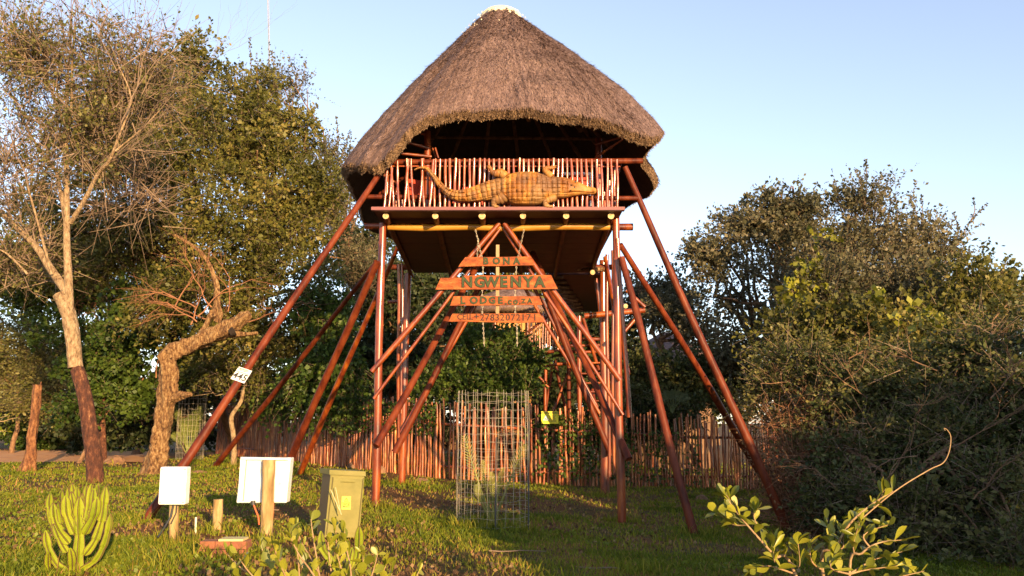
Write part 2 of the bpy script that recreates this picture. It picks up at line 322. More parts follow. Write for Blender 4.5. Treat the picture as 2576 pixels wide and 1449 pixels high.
# ---------------------------------------------------------------- foliage
def rdir(n, up=0.0):
    d = R.normal(size=(n, 3)); d[:, 2] += up * 2; return d / np.linalg.norm(d, axis=1)[:, None]
def leaves(P, D, L, wd=.35):
    n = len(P); L = np.broadcast_to(np.asarray(L, float), (n,))[:, None]
    s = np.cross(D, R.normal(size=(n, 3))); s /= np.linalg.norm(s, axis=1)[:, None] + 1e-9
    mid = P + D * L * .55
    V = np.stack([P, mid + s * L * wd, P + D * L, mid - s * L * wd], 1).reshape(-1, 3)
    i = np.arange(n) * 4; F = np.stack([i, i + 1, i + 2, i + 3], 1)
    return V, F, np.repeat(R.random(n), 4)
def blob(u, v, Y, ru, rv, ry=None):
    c = at(u, v, Y); a = pw(ru, Y); return (np.array(c), np.array([a, ry if ry else a * .8, pw(rv, Y)]))
def crown(name, blobs, n, K, L, lsize, lw, mats, parent, up=.3, flat=1.0, shell=.5, twig=.006, droop=0.0, jit=.5, tb=0.0, minz=None, out=.7, cl=34, rc=None):
    """sprigs of leaves on fine twigs spread through the blobs"""
    wt = np.array([b[1][0] * b[1][2] for b in blobs]); wt /= wt.sum()
    nc = max(4, n // cl); cidx = R.choice(len(blobs), nc, p=wt); own = R.integers(0, nc, n); idx = cidx[own]; rc = rc or L * .95
    Cc = np.array([b[0] for b in blobs])[idx]; Rr = np.array([b[1] for b in blobs])[idx] * .86
    d0 = rdir(nc); r0 = R.random(nc) ** shell; d = d0[own]; r = r0[own]; jd = rdir(n)
    B = Cc + d * Rr * r[:, None] + jd * (rc * R.random(n) ** .5 * (.45 + .9 * R.random(nc)[own] ** 2))[:, None] * np.array([1.15, 1.15, .8])
    d = d * .5 + jd * .7
    ctint = .5 * (R.random(nc)[own] - .5)
    keep = vn(B[:, 0] + B[:, 1] * .6, B[:, 2] + B[:, 1] * .3, .55, 31) * .6 + vn(B[:, 0], B[:, 2], .25, 32) * .4 > .26
    if minz is not None: keep &= B[:, 2] > minz
    B, d, ctint = B[keep], d[keep], ctint[keep]; n = len(B)
    D = d * out + rdir(n) * .75 + np.array([0, 0, up]); D[:, 2] *= flat; D /= np.linalg.norm(D, axis=1)[:, None]
    Ls = L * (.5 + R.random(n))
    s = (np.arange(K) + R.random((n, K))) / K
    P = B[:, None] + D[:, None] * (Ls[:, None] * s)[..., None]
    P[..., 2] -= droop * (s ** 2) * Ls[:, None]
    P = P.reshape(-1, 3); Dk = np.repeat(D, K, 0) * .7 + rdir(n * K) * .9; Dk[:, 2] *= flat; Dk /= np.linalg.norm(Dk, axis=1)[:, None]
    P = P + rdir(n * K) * (R.random(n * K) * jit * L * .35)[:, None]
    V, F, T = leaves(P, Dk, lsize * (.45 + 1.1 * R.random(n * K) ** 1.5) * np.repeat(.75 + .5 * R.random(nc)[own][keep], K), lw)
    T = np.clip(T * .6 + np.repeat(np.repeat(R.random(n), K), 4) * .4 + np.repeat(np.repeat(ctint, K), 4) + tb, 0, 1)
    mi = np.zeros(len(F), int)
    if twig:
        side = np.cross(D, rdir(n)); side /= np.linalg.norm(side, axis=1)[:, None]; side *= twig * .5
        A = B - D * Ls[:, None] * .35; E = B + D * Ls[:, None]; E[:, 2] -= droop * Ls
        V2 = np.stack([A - side * 1.5, A + side * 1.5, E + side * .5, E - side * .5], 1).reshape(-1, 3)
        i = np.arange(n) * 4 + len(V); F2 = np.stack([i, i + 1, i + 2, i + 3], 1)
        V = np.concatenate([V, V2]); F = np.concatenate([F, F2]); T = np.concatenate([T, np.full(len(V2), .5)]); mi = np.concatenate([mi, np.ones(len(F2), int)])
    org = tuple(wloc(parent)) if parent is not None else (0, 0, 0)
    o = link(name, np_mesh(name, V, F, mats, mi, T, origin=org), parent, org); return o
def wander(p0, p1, k=8, amp=.12):
    p0, p1 = Vector(p0), Vector(p1); L = (p1 - p0).length; pts = []
    ph = [random.uniform(0, 6.28) for _ in range(6)]
    for i in range(k + 1):
        t = i / k; w = math.sin(math.pi * t) * amp * L
        o = Vector((math.sin(ph[0] + t * 5) + .5 * math.sin(ph[1] + t * 11), math.sin(ph[2] + t * 5) + .5 * math.sin(ph[3] + t * 11), .6 * math.sin(ph[4] + t * 6))) * w * .6
        pts.append(p0.lerp(p1, t) + o)
    return pts
def limb(mb, pts, r0, r1, n=8, m=0, jag=.05):
    k = len(pts); mb.tube(pts, [r0 + (r1 - r0) * (i / (k - 1)) ** .8 for i in range(k)], n, m, jag=jag)
def grow(mb, p, d, L, r, lev, spread=.6, m=0, up=.15, tips=None):
    """recursive branching; ends in fine twigs"""
    d = Vector(d).normalized(); end = p + d * L; pts = wander(p, end, 5, .07)
    limb(mb, pts, r, r * .6, 6 if lev > 1 else 4, m)
    if lev == 0:
        if tips is not None: tips.append((end, d))
        return
    for k in range(random.choice((2, 3, 3))):
        t = random.uniform(.45, 1) if k else 1
        q = pts[min(5, int(t * 5))]
        nd = d + Vector((random.gauss(0, spread), random.gauss(0, spread), random.gauss(0, spread) + up))
        grow(mb, q, nd, L * random.uniform(.6, .85), r * .6, lev - 1, spread, m, up, tips)

def tree(name, label, base, tops, rad, blobs, crown_kw, mats, barkm, group=None, cat='tree', seed=1, levels=1):
    random.seed(seed)
    t = empty(name, base, label, cat, group)
    mb = MB()
    for i, (tp, rr) in enumerate(tops):
        limb(mb, wander(base if i == 0 else base + Vector((random.uniform(-.15, .15), random.uniform(-.1, .1), 0)), tp, 8, .07), rr, rr * .35)
    for c, r in blobs:
        st = min((Vector(tp) for tp, _ in tops), key=lambda q: (q - Vector(c)).length)
        for k in range(3):
            e = Vector(c) + Vector((random.uniform(-.6, .6) * r[0], random.uniform(-.6, .6) * r[1], random.uniform(-.3, .6) * r[2]))
            limb(mb, wander(st.lerp(Vector(base), random.uniform(0, .35)), e, 7, .1), rad * .4, rad * .1, 6)
    build('trunk', mb, barkm, t)
    crown('crown', blobs, mats=mats, parent=t, **crown_kw)
    return t
grass()
# ---------------------------------------------------------------- the tower
FY, BY = 15.25, 20.8
tower = empty('observation_tower', (-.25, 17.8, G(-.25, 17.8)), 'tall thatched lookout tower on varnished red-brown pole legs with a railed deck', 'lookout tower')
def pole(name, a, b, ra, rb=None, m=POLE, parent=None, n=10, k=9, wob=.018, label=None, mcap=None):
    a, b = Vector(a), Vector(b); rb = ra if rb is None else rb
    mb = MB(); pts = []
    ph = random.uniform(0, 6); L = (b - a).length
    for i in range(k + 1):
        t = i / k; q = a.lerp(b, t)
        q += Vector((math.sin(ph + t * 4.5), math.cos(ph * 1.3 + t * 3.7), 0)) * wob * L * .25 * math.sin(math.pi * t)
        pts.append(q)
    rad = [(ra + (rb - ra) * i / k) * random.uniform(.94, 1.06) for i in range(k + 1)]
    mb.tube(pts, rad, n, 0, mcap=1 if mcap else 0, jag=.03)
    if L > 1.5 and ra > .04:      # knots
        for _ in range(int(L * 1.2)):
            i = random.randrange(1, k); q = Vector((random.uniform(-1, 1), -random.random(), random.uniform(-.4, .4))).normalized(); c_ = pts[i] + q * rad[i] * .86; mb.tube([c_, c_ + q * rad[i] * .24], [rad[i] * .24, rad[i] * .12], 6)
    o = build(name, mb, [m, mcap or m], parent if parent is not None else tower, a)
    if label: o['label'] = label
    return o
def P(name, u1, v1, y1, u2, v2, y2, w1, w2=None, **kw):
    """pole between two points; widths are diameters seen at that distance"""
    w2 = w1 if w2 is None else w2
    return pole(name, at(u1, v1, y1), at(u2, v2, y2), pw(w1, y1) / 2, pw(w2, y2) / 2, **kw)
def foot(u, v, sink=.25):
    p = hit(u, v); return Vector((p.x, p.y, p.z - sink * .5))
random.seed(3)
# legs
for (ut, vt, ub, vb, Y, w1, w2) in ((963, 562, 944, 1277, FY, 19, 21), (1549, 547, 1565, 1312, FY, 19, 22)):
    a = at(ub, vb, Y); a.z -= .15
    pole('post', a, at(ut, vt, Y), pw(w2, Y) / 2, pw(w1, Y) / 2, n=14, k=14, wob=.012, mcap=ENDG)
for (ut, vt, ub, vb, Y, w1, w2) in ((1027, 688, 1010, 1220, BY, 17, 19), (1517, 655, 1522, 1250, BY, 18, 23)):
    a = at(ub, vb, Y); a.z -= .15
    pole('post', a, at(ut, vt, Y), pw(w2, Y) / 2, pw(w1, Y) / 2, n=14, k=14, wob=.012)
# raking struts: foot on the ground, head at the frame
def strut(uf, vf, ut, vt, Yt, wf, wt, m=POLE_D, **kw):
    f = foot(uf, vf); return pole('strut', f, at(ut, vt, Yt), pw(wf, f.y) / 2, pw(wt, Yt) / 2, m=m, n=12, k=14, wob=.016, **kw)
lead = strut(352, 1312, 958, 432, 15.0, 25, 15)
strut(690, 1235, 949, 658, 15.1, 20, 17)
strut(748, 1195, 1000, 622, 18.6, 17, 11, m=POLE)
P('strut', 530, 1188, 27, 940, 668, 20.6, 15, 11, m=POLE_D)
strut(1752, 1348, 1563, 648, 15.1, 22, 17)
strut(1992, 1340, 1572, 420, 15.0, 24, 15)
P('strut', 1942, 1236, 24.5, 1560, 615, 19.6, 19, 14, m=POLE_D)
# front A frame and the braces behind
P('brace', 1256, 562, 15.2, 935, 935, 15.08, 13, 14)
P('brace', 1265, 566, 15.3, 940, 1003, 15.10, 8, 8.5, m=POLE)
P('brace', 1268, 562, 15.2, 1560, 957, 15.08, 13, 15)
P('brace', 1262, 568, 15.3, 1567, 1044, 15.10, 9, 9)
P('brace', 1216, 642, 17.6, 946, 1122, 15.02, 15, 19, m=POLE_D)
P('brace', 1222, 690, 20.6, 993, 1138, 20.5, 14, 17, m=POLE_D)
P('brace', 1240, 690, 20.7, 1005, 1095, 20.6, 10, 10)
P('brace', 1340, 636, 17.6, 1582, 1155, 15.05, 15, 18, m=POLE_D)
P('brace', 1352, 690, 20.6, 1537, 1146, 20.5, 14, 16, m=POLE_D)
P('brace', 1300, 690, 20.7, 1508, 1040, 20.5, 9, 9)
P('brace', 1330, 700, 21.0, 1503, 1026, 20.9, 9, 10)
P('brace', 1553, 600, 15.2, 1583, 1050, 15.3, 12, 13)
P('brace', 1522, 648, 18.0, 1580, 940, 15.4, 10, 12)
# slim poles inside the legs
P('pole', 1003, 664, 18.2, 1003, 1100, 18.5, 8)
P('pole', 1012, 662, 18.6, 1010, 1040, 18.6, 6)
P('pole', 1527, 640, 19.6, 1533, 1200, 19.6, 9)
P('pole', 1541, 630, 19.2, 1545, 1190, 19.2, 8)
P('pole', 1499, 700, 21.5, 1560, 1200, 22.0, 9)
P('crossbar', 1470, 795, 20.2, 1622, 780, 20.2, 15)
P('crossbar', 975, 760, 20.3, 1012, 758, 20.3, 9)
P('crossbar', 1575, 730, 20.0, 1622, 772, 20.1, 9)
P('crossbar', 1558, 850, 20.0, 1600, 800, 20.1, 9)
P('stub', 1560, 768, 18.8, 1574, 770, 18.4, 12, mcap=ENDG)
# driftwood branch tied to the head of the rear right leg
db = MB(); db.tube([at(1448, 681, 19.9), at(1470, 677, 20.0), at(1495, 678, 20.1), at(1518, 677, 20.2)], [.01, .035, .055, .06], 8, 0)
db.tube([at(1488, 683, 20.2), at(1491, 685, 19.8)], [.06, .06], 9, 0, mcap=1)
build('branch', db, [BARK_GNARL, ENDG])
bpy.context.view_layer.objects.active = None
[o for o in COL.objects if o.name == 'branch'][0].parent = tower
_b = [o for o in COL.objects if o.name == 'branch'][0]; _b.location = Vector(_b.location) - Vector(tower.location)
# head beam
P('beam', 918, 569, 15.42, 1592, 571, 15.42, 16, 18, m=POLE, label='reddish head beam whose middle length is yellow')
bm = MB(); pts = [at(u, v, 15.33) for u, v in ((976, 571), (1060, 573), (1180, 571), (1290, 574), (1400, 570), (1534, 571))]
bm.tube(pts, [.06, .067, .062, .068, .066, .062], 12, 0, mcap=1); build('beam', bm, [BEAMY, ENDG], tower)['label'] = 'yellow varnished front beam'
# joists with sawn ends
DZ0 = at(935, 530, 14.65).z
for u, v in ((970.6, 532), (1095, 533), (1213, 533), (1315.6, 534), (1424, 533), (1537, 533)):
    a = at(u, v, 14.78); a.z = DZ0 - .062; w = .055 * random.uniform(.92, 1.12)
    b = Vector((a.x * 1.12, BY + .3, a.z)); pole('joist', a, b, w, w * .9, n=12, k=8, wob=.006, m=POLE_D, mcap=ENDG)
pole('beam', at(985, 672, 20.6), at(1545, 672, 20.6), .07, .07, m=POLE_D)
# deck
x0, x1 = at(935, 525, 14.65).x, at(1571, 525, 14.65).x
dk = MB(); dk.box(((x0 + x1) / 2, 17.9, DZ0 + .026), (x1 - x0 - .06, 6.3, .045)); build('deck', dk, BOARD, tower)
fb = MB(); fb.box(((x0 + x1) / 2, 14.66, DZ0 + .03), (x1 - x0, .12, .058)); build('edge_plank', fb, FASCIA, tower)
for s in range(11):      # floor planks seen from below
    yb = 14.9 + s * .56
    q = MB(); q.box(((x0 + x1) / 2, yb, DZ0 - .002 - .001 * (s % 2)), (x1 - x0 - .12, .545, .012)); build('floor_board', q, BOARD, tower)
DT = DZ0 + .06
# railing
rl = MB(); rl.tube([at(965, 408, 14.93), at(1300, 407, 14.93), at(1617, 405, 14.93)], [pw(15, 14.9) / 2] * 3, 10)
railing = build('railing', rl, POLE_D, tower)
def rail(u0, v0, u1, v1, w, Y, m=POLE_D, YB=None): return pole('rail', at(u0, v0, Y), at(u1, v1, YB or Y), pw(w, Y) / 2, m=m, parent=railing, n=8, wob=.004)
rail(923, 495, 1604, 499, 13, 14.95)
rail(975, 418, 1560, 419, 4, 14.87, m=BAL)
rail(957, 487, 1075, 405, 10, 15.0, YB=18.5); rail(1562, 500, 1600, 497, 12, 15.2)
rail(1560, 412, 1540, 480, 10, 15.0, YB=20.3); rail(968, 440, 985, 520, 8, 15.0, YB=20.3)
bal_meshes = []
for i in range(7):
    mb = MB(); h = .93; ph = random.uniform(0, 6)
    pts = [Vector((.006 * math.sin(ph + j * .8) + .003 * random.uniform(-1, 1), .008 * math.cos(ph + j), h * j / 8)) for j in range(9)]
    mb.tube(pts, [.0235 * random.uniform(.85, 1.12) for _ in pts], 8, 0, mcap=1); bal_meshes.append(mb.mesh('baluster', [BAL, ENDG]))
def baluster(p, sc=1.0, lean=0, me=None, th=1.0):
    o = link('baluster', me or random.choice(bal_meshes), railing, p); o.scale = (th, th, sc)
    o.rotation_euler = (0, lean, random.choice((0, math.pi))); return o
u = 966.0; i = 0
while u < 1556:
    top = 400 + random.uniform(-1.5, 1.5)
    if u < 1010: top = 430 - (u - 966) * .66
    p = at(u, 524, 14.78); p.z = DT - .02
    H = at(u, top, 14.78).z - p.z
    baluster(p, H / .93, random.uniform(-.012, .012) + (.07 if u < 1090 else 0), th=random.uniform(.85, 1.2))
    u += random.uniform(11.2, 13.6); i += 1
for j in range(12):      # right and left sides run back
    for xx in (x0 + .18, x1 - .1):
        baluster(Vector((xx, 15.2 + j * .42, DT - .01)), .97)
# inner posts carrying the roof
def ip(u, vt, vb, Y, w):
    a = at(u, vb, Y); a.z = DT - .03; pole('roof_post', a, at(u, vt, Y), pw(w, Y) / 2, n=12)
ip(1075, 331, 500, 15.45, 18); ip(1506, 349, 500, 15.6, 17)
pole('roof_post', Vector((-2.2, 20.3, DT)), Vector((-2.2, 20.3, 7.6)), .07); pole('roof_post', Vector((2.0, 20.3, DT)), Vector((2.0, 20.3, 7.6)), .07)
P('tie', 1042, 329, 15.3, 1075, 341, 15.42, 6); P('tie', 1025, 357, 15.2, 1078, 373, 15.36, 8); P('tie', 1008, 386, 15.1, 1085, 394, 15.3, 8)
P('tie', 1498, 364, 15.45, 1578, 340, 15.1, 6); P('tie', 1498, 396, 15.45, 1570, 348, 15.0, 6)
P('tie', 1070, 345, 17.6, 1510, 350, 17.7, 8, m=BARK_BROWN)
P('tie', 1095, 372, 15.2, 1103, 398, 15.2, 5); P('tie', 1088, 372, 15.3, 1096, 396, 15.3, 4)

# ---------------------------------------------------------------- thatched roof
def thatch_roof(parent, eave, top_c, top_r, top_z, thick, bulge, nseg=120, nt=26, straws=0, capz=.28, seed=5, name='thatched_roof', lump=.035, cut=True, mats=None):
    rs = np.random.default_rng(seed)
    E = np.array([tuple(p) for p in eave], float); k = len(E)
    def cr(t):
        i = int(t) % k; f = t - int(t); p0, p1, p2, p3 = E[(i - 1) % k], E[i], E[(i + 1) % k], E[(i + 2) % k]
        return .5 * ((2 * p1) + (-p0 + p2) * f + (2 * p0 - 5 * p1 + 4 * p2 - p3) * f * f + (-p0 + 3 * p1 - 3 * p2 + p3) * f ** 3)
    C = np.array([cr(k * j / nseg) for j in range(nseg)])
    C += rs.normal(0, .014, C.shape) * [1, 1, 1.3] + [0, 0, thick * .72]
    c = np.array(top_c); th = np.arctan2(C[:, 1] - c[1], C[:, 0] - c[0])
    T = np.stack([c[0] + top_r * np.cos(th), c[1] + top_r * np.sin(th), np.full(nseg, top_z)], 1)
    outd = np.stack([np.cos(th) * .6, np.sin(th) * .6, np.full(nseg, .8)], 1)
    def surf(off, extra=0.0):
        t = np.linspace(0, 1, nt)[:, None, None]
        g = T[None] * (1 - t) + C[None] * t + outd[None] * (bulge * np.sin(math.pi * np.clip(t, 0, 1) ** 1.5) + .05 * t ** 6 * 0 - off)
        return g
    Go = surf(0.0); jj = np.arange(nseg)[None, :] / nseg * 40; ii = np.arange(nt)[:, None] * .6
    lum = lump * 2 * (vn(ii + jj * 0, jj + ii * 0, 2.0, 41) - .5) + lump * (vn(ii + jj * 0, jj + ii * 0, .9, 42) - .5)
    Go += outd[None] * lum[..., None]
    Gi = surf(thick); Gi[-1] = Go[-1] - outd * thick + (T - C) / np.linalg.norm(T - C, axis=1)[:, None] * -.0
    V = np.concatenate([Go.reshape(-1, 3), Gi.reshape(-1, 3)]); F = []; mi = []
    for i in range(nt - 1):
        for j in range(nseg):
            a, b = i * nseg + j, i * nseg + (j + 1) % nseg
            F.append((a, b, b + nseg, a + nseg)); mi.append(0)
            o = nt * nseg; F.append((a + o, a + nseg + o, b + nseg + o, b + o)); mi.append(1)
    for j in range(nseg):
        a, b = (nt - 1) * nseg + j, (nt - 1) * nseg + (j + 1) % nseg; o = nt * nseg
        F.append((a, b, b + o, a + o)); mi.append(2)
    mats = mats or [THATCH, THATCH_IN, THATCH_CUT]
    org = (c[0], c[1], top_z)
    ro = link(name, np_mesh(name, V, F, mats, mi, smooth=True, origin=org), parent, org)
    # mortar cap
    if capz:
        cm = MB(); n = 28; rows = []
        for q in range(5):
            f = q / 4; rr = top_r * (1.06 * math.cos(f * math.pi / 2 * .93)); zz = top_z - .03 + capz * math.sin(f * math.pi / 2)
            rows.append([Vector((c[0] + rr * math.cos(2 * math.pi * j / n), c[1] + rr * math.sin(2 * math.pi * j / n), zz + (.05 * vn(j, q, 2, 50) - .03 if q == 0 else 0))) for j in range(n)])
        rows.insert(0, [p + Vector((0, 0, -.06 - .05 * float(vn(j, 3, 1.5, 51)))) * 1.0 for j, p in enumerate(rows[0])])
        vs = [p for r_ in rows for p in r_]; fs = [(i * n + j, i * n + (j + 1) % n, (i + 1) * n + (j + 1) % n, (i + 1) * n + j) for i in range(5) for j in range(n)]
        fs.append(tuple(5 * n + j for j in range(n))); cm.add(vs, fs, 0, True); build('ridge_cap', cm, CAP, ro, org)
    if straws:
        n = straws; fi = rs.random(n) ** .75 * (nt - 1.001); fj = rs.random(n) * nseg
        i0 = fi.astype(int); j0 = fj.astype(int) % nseg; a = (fi - i0)[:, None]; b = (fj - fj.astype(int))[:, None]
        j1 = (j0 + 1) % nseg
        Pp = (Go[i0, j0] * (1 - a) + Go[i0 + 1, j0] * a) * (1 - b) + (Go[i0, j1] * (1 - a) + Go[i0 + 1, j1] * a) * b
        dn = Go[i0 + 1, j0] - Go[i0, j0]; dn /= np.linalg.norm(dn, axis=1)[:, None]
        dn = dn + rs.normal(0, .2, (n, 3)); dn /= np.linalg.norm(dn, axis=1)[:, None]
        od = outd[j0]; sd = np.cross(dn, od); sd /= np.linalg.norm(sd, axis=1)[:, None]
        Ls = (.04 + .08 * rs.random(n))[:, None]; wd = (.003 + .004 * rs.random(n))[:, None]
        Pp = Pp + od * (.002 + .006 * rs.random(n))[:, None]; tip = Pp + dn * Ls + od * (.004 * rs.random(n))[:, None]
        V = np.stack([Pp - sd * wd, Pp + sd * wd, tip + sd * wd * .6, tip - sd * wd * .6], 1).reshape(-1, 3)
        i = np.arange(n) * 4; F = np.stack([i, i + 1, i + 2, i + 3], 1)
        st = link('straw', np_mesh('straw', V, F, STRAW, tint=np.repeat(rs.random(n) ** 1.4, 4), origin=org), ro, org); st['kind'] = 'stuff'
        # ragged cut ends round the eave
        n = straws // 6; fj = rs.random(n) * nseg; j0 = fj.astype(int) % nseg; j1 = (j0 + 1) % nseg; b = (fj - fj.astype(int))[:, None]
        Eo = Go[-1][j0] * (1 - b) + Go[-1][j1] * b; Ei = Gi[-1][j0] * (1 - b) + Gi[-1][j1] * b; a = rs.random(n)[:, None]
        Pp = Eo * (1 - a) + Ei * a
        dn = Go[-1][j0] - Go[-3][j0]; dn /= np.linalg.norm(dn, axis=1)[:, None]; dn = dn + rs.normal(0, .3, (n, 3)); dn /= np.linalg.norm(dn, axis=1)[:, None]
        sd = np.cross(dn, rs.normal(size=(n, 3))); sd /= np.linalg.norm(sd, axis=1)[:, None]
        Ls = (.015 + .05 * rs.random(n) ** 2)[:, None]; wd = (.004 + .004 * rs.random(n))[:, None]; Pp = Pp - dn * .03; tip = Pp + dn * (Ls + .03)
        V = np.stack([Pp - sd * wd, Pp + sd * wd, tip + sd * wd * .4, tip - sd * wd * .4], 1).reshape(-1, 3)
        i = np.arange(n) * 4; F = np.stack([i, i + 1, i + 2, i + 3], 1)
        st = link('eave_fringe', np_mesh('eave_fringe', V, F, STRAW_CUT, tint=np.repeat(rs.random(n), 4), origin=org), ro, org); st['kind'] = 'stuff'
    return ro
ev = [at(*p) for p in ((1311, 291, 14.3), (1390, 295, 14.25), (1468, 306, 14.3), (1530, 322, 14.4), (1577, 341, 14.6), (1640, 362, 14.9), (1668, 350, 16.2), (1622, 412, 18), (1654, 478, 18.8), (1573, 531, 20.8))]
ev += [Vector((1.2, 21.8, 6.1)), Vector((-1.2, 21.9, 6.0))]
ev += [at(*p) for p in ((944, 590, 21.2), (900, 530, 19.3), (872, 470, 17.4), (862, 436, 15.9), (905, 430, 15.0), (948, 427, 14.7), (990, 392, 14.5), (1040, 332, 14.35), (1093, 305, 14.3), (1150, 296, 14.3), (1230, 292, 14.3))]
apex = at(1260, 50, 17.8)
roof = thatch_roof(tower, ev, (apex.x, 17.8), .46, apex.z, .19, .13, nseg=150, nt=30, straws=120000)
sm = MB(); rs_ = random.Random(3)      # pale mortar splashes under the cap
for k in range(110):
    q = rs_.uniform(0, 6.283); d_ = rs_.random() ** 1.8 * .75; rr = .5 + d_ * .72; c_ = Vector((apex.x + rr * math.cos(q), 17.8 + rr * math.sin(q), apex.z - d_ * .93 + .05)); w_ = rs_.uniform(.012, .04) * (1.2 - d_)
    e1 = Vector((-math.sin(q), math.cos(q), 0)) * w_; e2 = Vector((math.cos(q) * .6, math.sin(q) * .6, -.8)) * w_ * 1.3; n_ = Vector((math.cos(q) * .8, math.sin(q) * .8, .6)) * .012
    sm.add([c_ + e1 + n_, c_ + e2 + n_, c_ - e1 + n_, c_ - e2 + n_, c_ + n_ * 2], [(0, 1, 4), (1, 2, 4), (2, 3, 4), (3, 0, 4)])
build('mortar_splashes', sm, CAP, roof)['kind'] = 'stuff'
for k in range(14):      # rafters
    a = -2.6 + k * .45; q = 2 * math.pi * k / 14
    e = Vector((apex.x + 2.5 * math.cos(q), 17.8 + 3.0 * math.sin(q), 7.05)); t = Vector((apex.x + .3 * math.cos(q), 17.8 + .3 * math.sin(q), 9.75))
    pole('rafter', e, t, .05, .035, m=BARK_BROWN, n=7, k=4)

# things left on the deck
def chair(loc, rz, label, redm):
    c = empty('camp_chair', loc, label, 'chair', 'chairs on the lookout deck'); q = Matrix.Rotation(rz, 3, 'Z'); L = Vector(loc)
    def T(x, y, z): return L + q @ Vector((x, y, z))
    b = MB(); b.add([T(-.25, .18, .42), T(.25, .18, .42), T(.27, .32, .88), T(-.27, .32, .88), T(-.25, .20, .42), T(.25, .20, .42), T(.27, .34, .88), T(-.27, .34, .88)], [(0, 1, 2, 3), (7, 6, 5, 4), (0, 3, 7, 4), (1, 5, 6, 2), (3, 2, 6, 7), (0, 4, 5, 1)]); build('backrest', b, redm, c)
    b = MB(); b.box(T(0, -.05, .42), (.5, .46, .03), q); build('seat', b, redm, c)
    for sx in (-1, 1):
        for sy in (-1, 1):
            b = MB(); b.tube([T(sx * .24, sy * .22, 0), T(sx * .24, -sy * .16, .44)], .012, 6); build('leg', b, plain('chair_metal', (.1, .1, .1), .4) if False else DKM, c)
    return c
DKM = plain('dark_metal', (.05, .05, .05), .5); RED = plain('red_canvas', (.55, .05, .02), .7); REDF = plain('faded_red_canvas', (.5, .09, .05), .7)
chair((at(1070, 470, 15.7).x, 15.7, DT), .5, 'red folding chair on the deck behind the crocodile tail', RED)
chair((at(1182, 470, 16.1).x, 16.1, DT), -.3, 'second red chair on the deck, behind the middle of the railing', REDF)
WPL = plain('white_plastic', (.75, .77, .8), .4)
bn = empty('framed_bench', Vector((at(1455, 500, 15.5).x, 15.5, DT)), 'white framed bench with red backrest behind the crocodile head', 'bench')
b = MB(); A_, B_ = at(1418, 440, 15.4), at(1492, 440, 15.4); zt = at(1455, 434, 15.4).z; zb = DT
for xa, xb, za, zc in ((A_.x, B_.x, zt - .05, zt), (B_.x - .07, B_.x, zb + .05, zt - .052), (A_.x - .1, B_.x, zb + .02, zb + .048)):
    b.box(((xa + xb) / 2, 15.4, (za + zc) / 2), (xb - xa, .05, zc - za))
build('frame', b, WPL, bn)
b = MB(); b.box(((A_.x + B_.x) / 2 + .02, 15.46, zt - .2), (B_.x - A_.x - .2, .05, .24)); build('backrest', b, RED, bn)

